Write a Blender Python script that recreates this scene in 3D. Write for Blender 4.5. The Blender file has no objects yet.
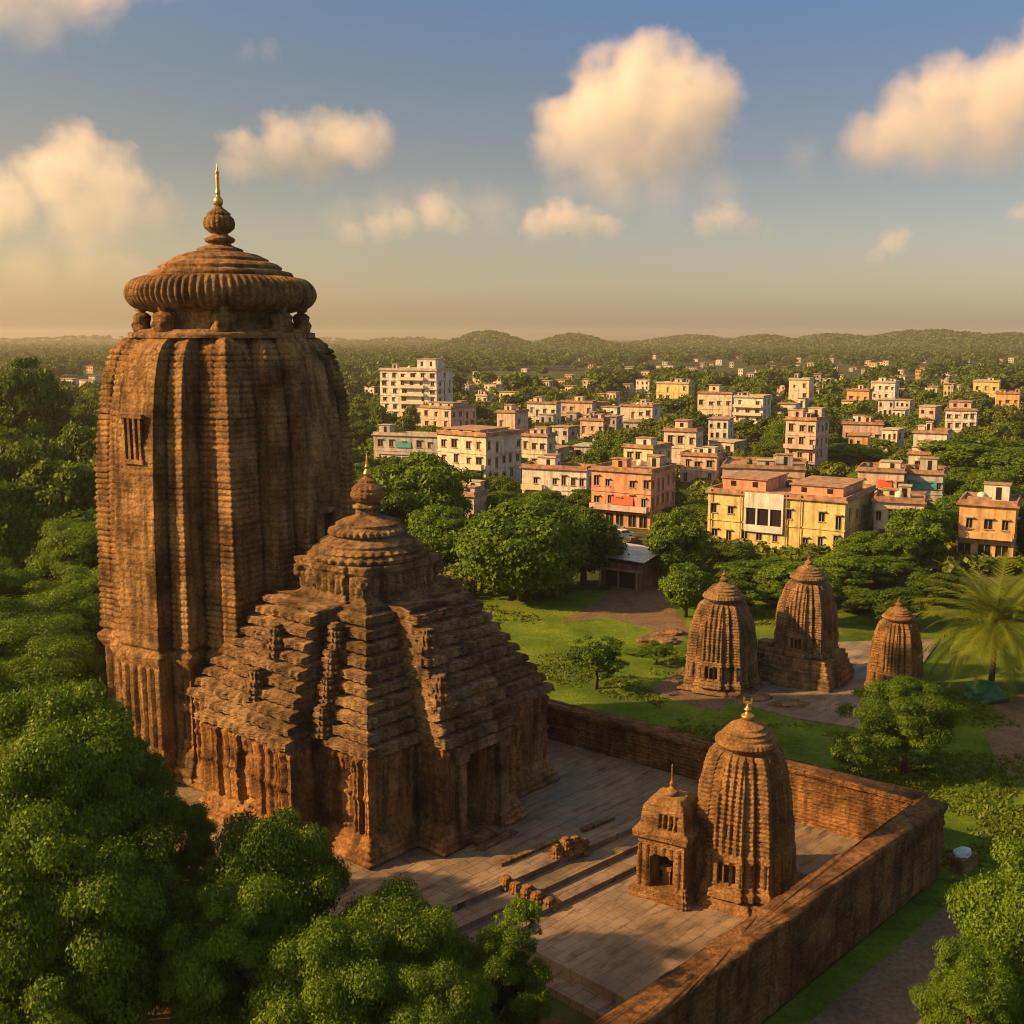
import bpy, bmesh, math, random
import numpy as np
from mathutils import Vector, Matrix
R = math.radians
SC = bpy.context.scene
COL = SC.collection
random.seed(5)

# ------------------------------------------------------------------ camera, sky, sun, exposure
FPX, HZ, CAMH = 1100.0, 338.0, 32.0
PITCH = math.atan((512 - HZ) / FPX)
cam_d = bpy.data.cameras.new('camera')
cam = bpy.data.objects.new('camera', cam_d)
COL.objects.link(cam)
cam.location = (0, 0, CAMH)
cam.rotation_euler = (math.pi / 2 - PITCH, 0, 0)
cam_d.sensor_width = 36.0
cam_d.lens = FPX / 1024 * 36.0
cam_d.clip_start = 0.5
cam_d.clip_end = 40000
SC.camera = cam

SUN_EL, SUN_TH = 29.0, 188.5            # elevation; direction towards the sun, degrees from +X
sx, sy = math.cos(R(SUN_TH)), math.sin(R(SUN_TH))
sun_d = bpy.data.lights.new('sun', 'SUN')
sun_d.energy = 5.0
sun_d.angle = R(0.6)
sun_d.color = (1.0, 0.57, 0.21)
sun = bpy.data.objects.new('sun', sun_d)
COL.objects.link(sun)
sdir = Vector((sx * math.cos(R(SUN_EL)), sy * math.cos(R(SUN_EL)), math.sin(R(SUN_EL))))
sun.rotation_euler = sdir.to_track_quat('Z', 'Y').to_euler()
sun.location = (-80, -10, 90)

world = bpy.data.worlds.new('World')
SC.world = world
world.use_nodes = True
wn, wl = world.node_tree.nodes, world.node_tree.links
wn.clear()
w_out = wn.new('ShaderNodeOutputWorld')
w_bg = wn.new('ShaderNodeBackground')
w_sky = wn.new('ShaderNodeTexSky')
w_sky.sky_type = 'NISHITA'
w_sky.sun_disc = False
w_sky.sun_elevation = R(SUN_EL)
w_sky.sun_rotation = math.atan2(sx, sy)
w_sky.altitude = 50
w_sky.air_density = 1.3
w_sky.dust_density = 2.0
w_sky.ozone_density = 1.0
w_bg.inputs['Strength'].default_value = 0.055
# sky tint: dusty evening air warms the horizon; unseen zenith brightened as added fill
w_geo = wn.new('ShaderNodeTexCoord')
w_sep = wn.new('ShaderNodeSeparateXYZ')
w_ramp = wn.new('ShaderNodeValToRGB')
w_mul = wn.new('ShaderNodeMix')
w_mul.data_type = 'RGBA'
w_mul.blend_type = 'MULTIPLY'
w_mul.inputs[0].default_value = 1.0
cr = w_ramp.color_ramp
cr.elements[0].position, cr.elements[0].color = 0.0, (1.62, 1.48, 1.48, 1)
cr.elements[1].position, cr.elements[1].color = 0.62, (2.15, 1.68, 1.22, 1)  # overhead stop: extra warm fill light added above the frame
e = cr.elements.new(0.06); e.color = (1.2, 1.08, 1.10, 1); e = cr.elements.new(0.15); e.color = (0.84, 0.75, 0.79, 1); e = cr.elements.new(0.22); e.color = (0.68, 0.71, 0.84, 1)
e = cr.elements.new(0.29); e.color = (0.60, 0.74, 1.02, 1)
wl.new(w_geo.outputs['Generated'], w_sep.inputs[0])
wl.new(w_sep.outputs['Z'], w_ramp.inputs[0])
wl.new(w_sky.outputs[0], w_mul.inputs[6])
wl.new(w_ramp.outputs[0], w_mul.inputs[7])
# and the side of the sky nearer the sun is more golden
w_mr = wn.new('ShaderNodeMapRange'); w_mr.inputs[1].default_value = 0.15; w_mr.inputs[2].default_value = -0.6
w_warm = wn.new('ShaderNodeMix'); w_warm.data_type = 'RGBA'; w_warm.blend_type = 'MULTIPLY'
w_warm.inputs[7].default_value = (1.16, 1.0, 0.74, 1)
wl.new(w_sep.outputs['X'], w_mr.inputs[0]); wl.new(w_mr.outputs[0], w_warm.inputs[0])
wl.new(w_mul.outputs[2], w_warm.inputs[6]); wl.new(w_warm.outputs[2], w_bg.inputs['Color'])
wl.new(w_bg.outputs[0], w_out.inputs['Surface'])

SC.view_settings.view_transform = 'Standard'
SC.view_settings.look = 'None'
SC.view_settings.exposure = 1.0
SC.view_settings.gamma = 1.0
SC.render.engine = 'CYCLES'
cy = SC.cycles
cy.max_bounces = 6
cy.diffuse_bounces = 3
cy.glossy_bounces = 2
cy.transmission_bounces = 2
cy.volume_bounces = 3
cy.transparent_max_bounces = 6
cy.volume_step_rate = 1.0
cy.volume_max_steps = 256
cy.use_denoising = True
cy.filter_width = 1.05
try:
    cy.denoiser = 'OPENIMAGEDENOISE'
except Exception:
    pass

GZ = -2.0                               # level of the open ground outside the temple court

# ------------------------------------------------------------------ helpers
def ground(px, py, z=GZ):
    """point of the plane z seen at a place in the photograph (used to read the plan off it)"""
    c, s = math.cos(PITCH), math.sin(PITCH)
    dx, dz = (px - 512) / FPX, -(py - 512) / FPX
    Y = c + dz * s
    Z = -s + dz * c
    t = (z - CAMH) / Z
    return Vector((dx * t, Y * t, z))

def project(p):
    c, s = math.cos(PITCH), math.sin(PITCH)
    z = p[2] - CAMH
    fw, up = p[1] * c - z * s, p[1] * s + z * c
    return 512 + FPX * p[0] / fw, 512 - FPX * up / fw

def np_mesh(name, V, F, mat=None, smooth=False, mi=None):
    me = bpy.data.meshes.new(name)
    V = np.ascontiguousarray(V, dtype=np.float32)
    F = np.ascontiguousarray(F, dtype=np.int32)
    k = F.shape[1]
    me.vertices.add(len(V)); me.vertices.foreach_set('co', V.ravel())
    me.loops.add(F.size); me.loops.foreach_set('vertex_index', F.ravel())
    me.polygons.add(len(F)); me.polygons.foreach_set('loop_start', np.arange(0, F.size, k, dtype=np.int32))
    for m in (mat if isinstance(mat, (list, tuple)) else [mat]):
        if m: me.materials.append(m)
    if mi is not None: me.polygons.foreach_set('material_index', np.asarray(mi, dtype=np.int32))
    if smooth: me.polygons.foreach_set('use_smooth', np.ones(len(F), dtype=bool))
    me.update(calc_edges=True)
    return me

def link(name, me, parent=None, loc=None, rotz=None):
    o = bpy.data.objects.new(name, me)
    COL.objects.link(o)
    if parent is not None: o.parent = parent
    if loc is not None: o.location = loc
    if rotz is not None: o.rotation_euler = (0, 0, rotz)
    return o

def tag(o, label=None, cat=None, group=None, kind=None):
    if label: o['label'] = label
    if cat: o['category'] = cat
    if group: o['group'] = group
    if kind: o['kind'] = kind
    return o

def thing(name, label, cat, loc=(0, 0, 0), rotz=0.0, group=None):
    o = bpy.data.objects.new(name, None)
    o.empty_display_size = 0.5
    COL.objects.link(o)
    o.location = loc
    o.rotation_euler = (0, 0, rotz)
    return tag(o, label, cat, group)

def copy_tree(o, parent=None):
    c = o.copy(); COL.objects.link(c)
    if parent is not None: c.parent = parent
    for ch in o.children: copy_tree(ch, c)
    return c

class MB:
    """collects quads and triangles for one mesh"""
    def __init__(s): s.v, s.f = [], []
    def add(s, vs, fs):
        n = len(s.v); s.v += [tuple(p) for p in vs]; s.f += [tuple(i + n for i in q) for q in fs]
    def box(s, x0, x1, y0, y1, z0, z1):
        s.add([(x0,y0,z0),(x1,y0,z0),(x1,y1,z0),(x0,y1,z0),(x0,y0,z1),(x1,y0,z1),(x1,y1,z1),(x0,y1,z1)],
              [(0,3,2,1),(4,5,6,7),(0,1,5,4),(1,2,6,5),(2,3,7,6),(3,0,4,7)])
    def tube(s, pts, rad, n=8):
        pts = [Vector(p) for p in pts]; rs = rad if isinstance(rad, (list, tuple)) else [rad] * len(pts)
        base = len(s.v); up = Vector((0, 0, 1))
        for i, p in enumerate(pts):
            d = (pts[min(i + 1, len(pts) - 1)] - pts[max(i - 1, 0)]).normalized()
            a = d.cross(up if abs(d.z) < 0.9 else Vector((1, 0, 0))).normalized(); b = d.cross(a)
            for k in range(n):
                t = 2 * math.pi * k / n
                s.v.append(tuple(p + (a * math.cos(t) + b * math.sin(t)) * rs[i]))
        for i in range(len(pts) - 1):
            for k in range(n):
                k2 = (k + 1) % n
                s.f.append((base + i*n + k, base + i*n + k2, base + (i+1)*n + k2, base + (i+1)*n + k))
        s.f.append(tuple(base + k for k in range(n)))
        s.f.append(tuple(base + (len(pts)-1)*n + k for k in reversed(range(n))))
    def mesh(s, name, mat, smooth=False):
        me = bpy.data.meshes.new(name)
        me.from_pydata(s.v, [], s.f)
        if mat: me.materials.append(mat)
        if smooth:
            for p in me.polygons: p.use_smooth = True
        bm = bmesh.new(); bm.from_mesh(me); bmesh.ops.recalc_face_normals(bm, faces=bm.faces); bm.to_mesh(me); bm.free()
        me.update()
        return me
    def build(s, name, mat, parent=None, loc=None, rotz=None, smooth=False):
        return link(name, s.mesh(name, mat, smooth), parent, loc, rotz)

# numpy value noise
def _hash(ix, iy, iz, seed):
    h = (ix * 374761393 + iy * 668265263 + iz * 2147483647 + seed * 1274126177) & 0xFFFFFFFF
    h = ((h ^ (h >> 13)) * 1274126177) & 0xFFFFFFFF
    h = (h ^ (h >> 16)) & 0xFFFFFF
    return h / float(0xFFFFFF)
def vnoise(x, y, z, seed=0):
    ix, iy, iz = (np.floor(a).astype(np.int64) for a in (x, y, z))
    fx, fy, fz = x - ix, y - iy, z - iz
    fx, fy, fz = (f * f * (3 - 2 * f) for f in (fx, fy, fz))
    r = 0
    for dx in (0, 1):
        for dy in (0, 1):
            for dz in (0, 1):
                w = (fx if dx else 1 - fx) * (fy if dy else 1 - fy) * (fz if dz else 1 - fz)
                r = r + w * _hash(ix + dx, iy + dy, iz + dz, seed)
    return r * 2 - 1
def fbm(x, y, z, f=1.0, octv=3, seed=0):
    r, a = 0, 1.0
    for o in range(octv):
        r = r + a * vnoise(x * f, y * f, z * f, seed + o * 17); f *= 2.1; a *= 0.5
    return r
def sstep(a, b, x):
    t = np.clip((x - a) / (b - a), 0, 1); return t * t * (3 - 2 * t)

# ------------------------------------------------------------------ materials
def new_mat(name):
    m = bpy.data.materials.new(name); m.use_nodes = True
    n, l = m.node_tree.nodes, m.node_tree.links
    n.clear()
    return m, n, l
def ramp(n, stops):
    r = n.new('ShaderNodeValToRGB'); c = r.color_ramp
    c.elements[0].position, c.elements[0].color = stops[0][0], (*stops[0][1], 1)
    c.elements[1].position, c.elements[1].color = stops[-1][0], (*stops[-1][1], 1)
    for p, col in stops[1:-1]:
        e = c.elements.new(p); e.color = (*col, 1)
    return r
def noise_node(n, l, src, scale, detail=4, rough=0.55, vec_scale=None):
    t = n.new('ShaderNodeTexNoise'); t.inputs['Scale'].default_value = scale
    t.inputs['Detail'].default_value = detail; t.inputs['Roughness'].default_value = rough
    if vec_scale:
        mp = n.new('ShaderNodeMapping'); mp.inputs['Scale'].default_value = vec_scale
        l.new(src, mp.inputs['Vector']); src = mp.outputs[0]
    l.new(src, t.inputs['Vector'])
    return t
def mixc(n, l, fac, a, b, mode='MIX'):
    m = n.new('ShaderNodeMix'); m.data_type = 'RGBA'; m.blend_type = mode
    for inp, val in ((0, fac), (6, a), (7, b)):
        if hasattr(val, 'is_output') or isinstance(val, bpy.types.NodeSocket): l.new(val, m.inputs[inp])
        elif inp == 0: m.inputs[0].default_value = val
        else: m.inputs[inp].default_value = (*val, 1)
    return m.outputs[2]

def stone_mat(name, dark, mid, light, bump=0.35, scale=1.0, courses=0.55, stain=0.7):
    m, n, l = new_mat(name)
    tc = n.new('ShaderNodeTexCoord'); src = tc.outputs['Object']
    out = n.new('ShaderNodeOutputMaterial'); b = n.new('ShaderNodeBsdfPrincipled')
    b.inputs['Roughness'].default_value = 0.92
    b.inputs['Specular IOR Level'].default_value = 0.15
    big = noise_node(n, l, src, 0.35 * scale, 5, 0.6)
    r1 = ramp(n, [(0.33, dark), (0.49, mid), (0.68, light)])
    l.new(big.outputs[0], r1.inputs[0])
    fine = noise_node(n, l, src, 4.0 * scale, 5, 0.7)
    r2 = ramp(n, [(0.25, (0.42, 0.38, 0.36)), (0.75, (1.42, 1.36, 1.3))])
    l.new(fine.outputs[0], r2.inputs[0])
    c = mixc(n, l, 1.0, r1.outputs[0], r2.outputs[0], 'MULTIPLY')
    st = noise_node(n, l, src, 1.0 * scale, 4, 0.6, (1.6, 1.6, 0.16))     # rain streaks
    r3 = ramp(n, [(0.46, (0, 0, 0)), (0.66, (1, 1, 1))]); l.new(st.outputs[0], r3.inputs[0])
    mm = n.new('ShaderNodeMath'); mm.operation = 'MULTIPLY'; mm.inputs[1].default_value = stain
    l.new(r3.outputs[0], mm.inputs[0])
    c = mixc(n, l, mm.outputs[0], c, (dark[0]*0.5, dark[1]*0.5, dark[2]*0.5))
    l.new(c, b.inputs['Base Color'])
    # relief: grain, pitting and masonry courses
    vo = n.new('ShaderNodeTexVoronoi'); vo.inputs['Scale'].default_value = 3.6 * scale
    mp = n.new('ShaderNodeMapping'); mp.inputs['Scale'].default_value = (1, 1, 1.7); l.new(src, mp.inputs[0]); l.new(mp.outputs[0], vo.inputs['Vector'])
    wv = n.new('ShaderNodeTexWave'); wv.bands_direction = 'Z'; wv.inputs['Scale'].default_value = courses
    wv.inputs['Distortion'].default_value = 1.2; wv.inputs['Detail'].default_value = 2; l.new(src, wv.inputs['Vector'])
    g = noise_node(n, l, src, 9.0 * scale, 8, 0.8)
    a1 = n.new('ShaderNodeMath'); a1.operation = 'MULTIPLY_ADD'; a1.inputs[1].default_value = 0.5
    l.new(vo.outputs['Distance'], a1.inputs[0]); l.new(g.outputs[0], a1.inputs[2])
    a2 = n.new('ShaderNodeMath'); a2.operation = 'MULTIPLY_ADD'; a2.inputs[1].default_value = 0.25
    l.new(wv.outputs['Fac'], a2.inputs[0]); l.new(a1.outputs[0], a2.inputs[2])
    bp = n.new('ShaderNodeBump'); bp.inputs['Strength'].default_value = min(1.0, bump * 1.5); bp.inputs['Distance'].default_value = 0.34
    l.new(a2.outputs[0], bp.inputs['Height']); l.new(bp.outputs[0], b.inputs['Normal'])
    l.new(b.outputs[0], out.inputs['Surface'])
    return m

def plain_mat(name, col, rough=0.8, metal=0.0, var=0.25, scale=2.0, bump=0.0):
    m, n, l = new_mat(name)
    tc = n.new('ShaderNodeTexCoord')
    out = n.new('ShaderNodeOutputMaterial'); b = n.new('ShaderNodeBsdfPrincipled')
    t = noise_node(n, l, tc.outputs['Object'], scale, 5, 0.6)
    r = ramp(n, [(0.3, tuple(c * (1 - var) for c in col)), (0.7, tuple(min(1, c * (1 + var)) for c in col))])
    l.new(t.outputs[0], r.inputs[0]); l.new(r.outputs[0], b.inputs['Base Color'])
    b.inputs['Roughness'].default_value = rough; b.inputs['Metallic'].default_value = metal
    if bump:
        bp = n.new('ShaderNodeBump'); bp.inputs['Strength'].default_value = bump; bp.inputs['Distance'].default_value = 0.1
        l.new(t.outputs[0], bp.inputs['Height']); l.new(bp.outputs[0], b.inputs['Normal'])
    l.new(b.outputs[0], out.inputs['Surface'])
    return m

def leaf_mat(name, dark, light, trans=0.3, clump=0.5):
    m, n, l = new_mat(name)
    out = n.new('ShaderNodeOutputMaterial')
    d = n.new('ShaderNodeBsdfDiffuse'); t = n.new('ShaderNodeBsdfTranslucent'); mx = n.new('ShaderNodeMixShader')
    gl = n.new('ShaderNodeBsdfGlossy'); gl.inputs['Roughness'].default_value = 0.5; mg = n.new('ShaderNodeMixShader')
    geo = n.new('ShaderNodeNewGeometry'); tc = n.new('ShaderNodeTexCoord'); oi = n.new('ShaderNodeObjectInfo')
    nz = noise_node(n, l, tc.outputs['Object'], clump, 3, 0.6)
    add = n.new('ShaderNodeMath'); add.operation = 'MULTIPLY_ADD'; add.inputs[1].default_value = 0.35
    l.new(geo.outputs['Random Per Island'], add.inputs[0]); l.new(nz.outputs[0], add.inputs[2])
    ad2 = n.new('ShaderNodeMath'); ad2.operation = 'MULTIPLY_ADD'; ad2.inputs[1].default_value = 0.30
    l.new(oi.outputs['Random'], ad2.inputs[0]); l.new(add.outputs[0], ad2.inputs[2])
    r = ramp(n, [(0.42, dark), (1.05, light)]); l.new(ad2.outputs[0], r.inputs[0])
    l.new(r.outputs[0], d.inputs['Color']); l.new(r.outputs[0], t.inputs['Color'])
    gl.inputs['Color'].default_value = (0.5, 0.5, 0.4, 1)
    mx.inputs[0].default_value = trans
    l.new(d.outputs[0], mx.inputs[1]); l.new(t.outputs[0], mx.inputs[2])
    mg.inputs[0].default_value = 0.025
    l.new(mx.outputs[0], mg.inputs[1]); l.new(gl.outputs[0], mg.inputs[2])
    l.new(mg.outputs[0], out.inputs['Surface'])
    return m

M_TOWER = stone_mat('tower_sandstone', (0.088, 0.052, 0.023), (0.32, 0.196, 0.084), (0.54, 0.35, 0.16), 0.6)
M_HALL = stone_mat('hall_sandstone', (0.088, 0.058, 0.031), (0.29, 0.192, 0.098), (0.50, 0.345, 0.18), 0.7)
M_CARVED = stone_mat('carved_wall_sandstone', (0.11, 0.058, 0.025), (0.38, 0.205, 0.082), (0.58, 0.34, 0.14), 0.6)
M_SMALL = stone_mat('shrine_sandstone', (0.12, 0.068, 0.03), (0.31, 0.182, 0.076), (0.48, 0.295, 0.13), 0.55, 1.6, 0.9, 0.45)
M_OLD = stone_mat('weathered_sandstone', (0.09, 0.06, 0.036), (0.23, 0.15, 0.08), (0.40, 0.26, 0.13), 0.45, 1.4, 0.9, 0.6)
M_WALL = stone_mat('wall_laterite', (0.085, 0.047, 0.022), (0.24, 0.13, 0.055), (0.42, 0.23, 0.09), 0.6, 1.2, 1.1, 0.7)
M_GOLD = plain_mat('gilded_copper', (0.55, 0.34, 0.10), 0.38, 0.9, 0.15)
M_SHADE = plain_mat('painted_interior_shade', (0.03, 0.018, 0.010), 0.95)  # near-black colour standing in for the shade inside openings
# ------------------------------------------------------------------ ring-built masonry
# a side is a list of (s, d, type): a polyline in plan across one face (s along it, d outwards); type of the run that STARTS there
def plan_side(kind, k, p, w, hw):
    """half width hw along s, kanika depth k, raha depth k+p, raha half width w"""
    if kind == 'five':                    # corner, middle and centre projections, split by slots
        kk = k * 0.735; m = k * 0.89; f = k * 0.83
        s1, s2, s3, s4 = 0.44 * k, 0.40 * k, 0.245 * k, 0.205 * k
        return [(-kk, kk, 'K'), (-s1, kk, 'S'), (-s1, kk * .93, 'S'), (-s2, kk * .93, 'S'), (-s2, m, 'P'), (-s3, m, 'S'), (-s3, f, 'S'), (-s4, f, 'S'),
                (-s4, k, 'R'), (s4, k, 'S'), (s4, f, 'S'), (s3, f, 'S'), (s3, m, 'P'), (s2, m, 'S'), (s2, kk * .93, 'S'), (s1, kk * .93, 'S'), (s1, kk, 'K')]
    # 'three': corner and one centre projection
    return [(-hw, k, 'K'), (-w, k, 'S'), (-w, k + p, 'R'), (w, k + p, 'S'), (w, k, 'K')]

def ring_mesh(sides_fn, zs, nseg, disp_fn, close_top=True):
    """sides_fn(i) -> four side lists for ring i; nseg: samples by type; disp_fn(arrays) -> outward offset"""
    polys, types = [], None
    for i in range(len(zs)):
        pts = []; ty = []
        for q, side in enumerate(sides_fn(i)):
            c, s = [(1, 0), (0, 1), (-1, 0), (0, -1)][q]
            for (a, d, t) in side:
                pts.append((d * c - a * s, d * s + a * c)); ty.append((t, q))
        polys.append(pts); types = ty
    P = np.array(polys)                                  # (nz, K, 2)
    Pn = np.roll(P, -1, axis=1)
    K = P.shape[1]
    cols = []
    E = Pn - P
    Ln = np.maximum(np.linalg.norm(E, axis=2), 1e-6)
    N = np.stack([E[..., 1], -E[..., 0]], axis=2) / Ln[..., None]
    X, S, NX, TY, Q, LL, CR = [], [], [], [], [], [], []
    for k in range(K):
        t, q = types[k]
        n = nseg[t] if isinstance(nseg, dict) else nseg
        for j in range(n):
            f = j / n
            X.append(P[:, k] * (1 - f) + Pn[:, k] * f)
            S.append((f - 0.5) * Ln[:, k]); LL.append(Ln[:, k])
            if j == 0: NX.append(N[:, k] + N[:, k - 1]); CR.append(True)
            else: NX.append(N[:, k]); CR.append(False)
            TY.append(t); Q.append(q)
    X = np.stack(X, 1); S = np.stack(S, 1); NX = np.stack(NX, 1); LL = np.stack(LL, 1)
    Z = np.repeat(np.array(zs)[:, None], X.shape[1], 1)
    TY = np.array(TY); Q = np.array(Q)
    D = disp_fn(X[..., 0], X[..., 1], Z, S, LL, TY, Q)
    X = X + NX * D[..., None]
    nz, nc = Z.shape
    V = np.concatenate([X, Z[..., None]], 2).reshape(-1, 3)
    i = np.arange(nz - 1)[:, None] * nc; j = np.arange(nc)[None, :]; j2 = (j + 1) % nc
    F = np.stack([i + j, i + j2, i + nc + j2, i + nc + j], 2).reshape(-1, 4)
    if close_top:
        c = V[-nc:].mean(0)
        V = np.vstack([V, c[None]])
        ci = len(V) - 1; b = (nz - 1) * nc
        T = np.stack([b + np.arange(nc), b + (np.arange(nc) + 1) % nc, np.full(nc, ci), np.full(nc, ci)], 1)
        T[:, 3] = T[:, 2]
        # fan as thin quads through a mid ring keeps every face a quad
        mid = (V[b:b + nc] + c) / 2; mo = len(V)
        V = np.vstack([V, mid])
        a = np.arange(nc); a2 = (a + 1) % nc
        F = np.vstack([F, np.stack([b + a, b + a2, mo + a2, mo + a], 1)])
        ev = np.arange(0, nc - 1, 2)
        F = np.vstack([F, np.stack([mo + ev, mo + ev + 1, mo + (ev + 2) % nc, np.full(len(ev), ci)], 1)])
    return V, F

def lathe_np(prof, n=96, flute=None, noise=0.0, seed=0):
    """prof: (r, z); flute(r,z,i,theta)-> radial factor"""
    r = np.array([p[0] for p in prof]); z = np.array([p[1] for p in prof])
    th = np.linspace(0, 2 * math.pi, n, endpoint=False)
    Rr = np.repeat(r[:, None], n, 1); Zz = np.repeat(z[:, None], n, 1); T = np.repeat(th[None], len(r), 0)
    if flute is not None: Rr = Rr * flute(Rr, Zz, T)
    x, y = Rr * np.cos(T), Rr * np.sin(T)
    if noise:
        d = fbm(x, y, Zz, 1.1, 3, seed) * noise
        s = 1 + d / np.maximum(Rr, 0.3); x, y = x * s, y * s; Zz = Zz + 0.4 * d
    V = np.stack([x, y, Zz], 2).reshape(-1, 3)
    i = np.arange(len(r) - 1)[:, None] * n; j = np.arange(n)[None]; j2 = (j + 1) % n
    F = np.stack([i + j, i + j2, i + n + j2, i + n + j], 2).reshape(-1, 4)
    return V, F
def fine_prof(pts, step=0.12):
    out = []
    for (r0, z0), (r1, z1) in zip(pts[:-1], pts[1:]):
        k = max(1, int(math.hypot(r1 - r0, z1 - z0) / step))
        out += [(r0 + (r1 - r0) * j / k, z0 + (z1 - z0) * j / k) for j in range(k)]
    return out + [pts[-1]]
def lathe(name, pts, mat, parent, n=96, flute=None, noise=0.0, step=0.12, seed=0, smooth=False, loc=None):
    V, F = lathe_np(fine_prof(pts, step), n, flute, noise, seed)
    return link(name, np_mesh(name, V, F, mat, smooth), parent, loc)

def rib(z, per, sharp=0.5):
    """rounded horizontal courses with a narrow joint"""
    f = (z / per) % 1.0
    return np.clip(np.sin(math.pi * f), 0, 1) ** sharp

def squatter(name, parent, loc, rotz, h, mat):
    """seated guardian figure: one lumpy continuous body with head, arms and knees"""
    prof = [(0.0, 0), (.42, .0), (.46, .12), (.36, .30), (.40, .45), (.44, .58), (.30, .68), (.17, .72), (.22, .80), (.24, .88), (.16, .97), (0, 1.0)]
    V, F = lathe_np(fine_prof(prof, .05), 28)
    x, y, z = V[:, 0], V[:, 1], V[:, 2]
    knee = 0.16 * np.exp(-((y - .22) ** 2 + (z - .28) ** 2) / .012) + 0.16 * np.exp(-((y + .22) ** 2 + (z - .28) ** 2) / .012)
    face = 0.10 * np.exp(-((y) ** 2 + (z - .84) ** 2) / .006)
    arm = 0.08 * np.exp(-((np.abs(y) - .36) ** 2 + (z - .48) ** 2) / .02)
    V[:, 0] = x * .75 + np.where(x > 0, knee + face, 0); V[:, 1] = y * (1 + arm)
    V = V * h
    return link(name, np_mesh(name, V, F, mat), parent, loc, rotz)

# ---------------------------------------------------- the tall curvilinear tower
TW = Vector((-22.0, 85.0, 0.0)); TW_A = R(60)
tower = thing('temple_tower', 'tallest ribbed sandstone temple tower with a fluted disc crown and spike finial', 'temple tower', TW, TW_A)
prof_z = [0, 1.2, 1.3, 2.4, 9.6, 10.6, 12, 16, 20, 23, 25.5, 27.5, 29, 30.2, 31.0, 31.6, 32.0, 32.25]
prof_s = [1.06, 1.06, 1.03, 1.0, 1.0, 1.0, .998, .99, .98, .965, .945, .92, .893, .86, .825, .775, .71, .64]
def tower_disp(x, y, z, s, L, ty, q):
    ero = fbm(x, y, z, 0.9, 3, 3)
    big = fbm(x, y, z, 0.22, 2, 9)
    up = sstep(10.2, 10.8, z)                                    # above the wall zone
    K, P, Rr, S = (np.repeat((ty == t)[None], z.shape[0], 0) for t in 'KPRS')
    band = rib(z, 0.44, 0.38)
    heavy = 0.05 * (((z / 0.44) % 5) < 1)
    d = np.zeros_like(z)
    slot = -0.13 * np.exp(-((np.abs(s) - 0.0) / 0.09) ** 2)
    d = np.where(K, up * (0.21 * band + heavy - 0.15 + slot * 1.5), d)
    d = np.where(P, up * (0.17 * band - 0.12), d)
    d = np.where(S, up * (0.10 * band - 0.07), d)
    fl = 0.5 + 0.5 * np.cos(2 * math.pi * s / 0.95)
    rd = up * (0.12 * fl * (0.5 + 0.5 * big) + 0.06 * rib(z, 0.44, .4) + 0.06 * ero - 0.12)
    d = np.where(Rr, rd, d)
    # wall zone: plinth mouldings, pilasters, statue niches, cornice
    w = (1 - up)
    mould = 0.12 * rib(z, 0.62, .7) * ((z < 2.6) | (z > 8.6))
    pil = 0.10 * np.sign(np.cos(2 * math.pi * s / 0.86)) * ((z > 2.6) & (z < 8.6)) * (~S)
    niche = -0.30 * ((np.abs(s) < 0.42) & (((z > 3.2) & (z < 5.4)) | ((z > 6.1) & (z < 8.1)))) * (K | P)
    corn = 0.22 * np.exp(-((z - 9.3) / .28) ** 2) - 0.18 * np.exp(-((z - 9.85) / .18) ** 2)
    d = d + w * (mould + pil + niche + corn)
    d = d + 0.03 * ero + 0.035 * big + .025 * fbm(x, y, z, 3.2, 2, 61)
    d -= 0.14 * np.clip(fbm(x, y, z, 0.55, 2, 31) - 0.55, 0, 1)    # spalled patches
    return d
zs = np.concatenate([np.arange(0, 10.4, 0.10), np.arange(10.4, 31.0, 0.062), np.linspace(31.0, 32.25, 22)])
psc = np.interp(zs, prof_z, prof_s)
V, F = ring_mesh(lambda i: [plan_side('five', 9.6 * psc[i], 0, 0, 0)] * 4, zs, {'K': 22, 'P': 12, 'R': 44, 'S': 5}, tower_disp)
link('shaft', np_mesh('shaft', V, F, M_TOWER), tower)
lathe('neck', [(6.9, 32.0), (6.9, 32.35), (6.3, 32.45), (6.2, 32.6), (5.2, 32.65), (5.0, 33.0), (5.0, 34.3), (5.2, 34.5), (4.5, 34.6)], M_TOWER, tower, 96, None, 0.12)
for k in range(8):
    a = math.pi / 4 * k + math.pi / 8 * 0
    squatter('guardian_figure', tower, (5.85 * math.cos(a), 5.85 * math.sin(a), 32.4), a, 2.05, M_TOWER)
am = [(4.5, 33.75)] + [(5.55 + 1.4 * math.cos(t), 35.2 + (1.15 if math.sin(t) < 0 else 1.3) * math.sin(t)) for t in np.linspace(-1.5, 1.5, 24)]
lathe('fluted_disc', am, M_TOWER, tower, 560, lambda r, z, t: 1 + 0.042 * (np.abs(np.cos(t * 40)) - .6), 0.03, 0.16)
dome = [(5.9, 36.25), (5.2, 36.5), (5.3, 36.65), (5.15, 36.9), (4.6, 37.0), (4.45, 37.1), (4.55, 37.25), (4.2, 37.5), (3.5, 37.7), (3.55, 37.85),
        (3.0, 38.1), (2.3, 38.3), (1.7, 38.4), (1.7, 38.6), (1.1, 38.8), (.85, 38.9), (.78, 39.05)]
lathe('dome', dome, M_TOWER, tower, 120, lambda r, z, t: 1 + 0.006 * np.cos(t * 60), 0.06, 0.1)
lathe('collar', [(.78, 39.0), (1.08, 39.15), (1.15, 39.35), (.95, 39.5), (.62, 39.65), (.62, 39.8)], M_TOWER, tower, 48, None, 0.02, .06)
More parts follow.
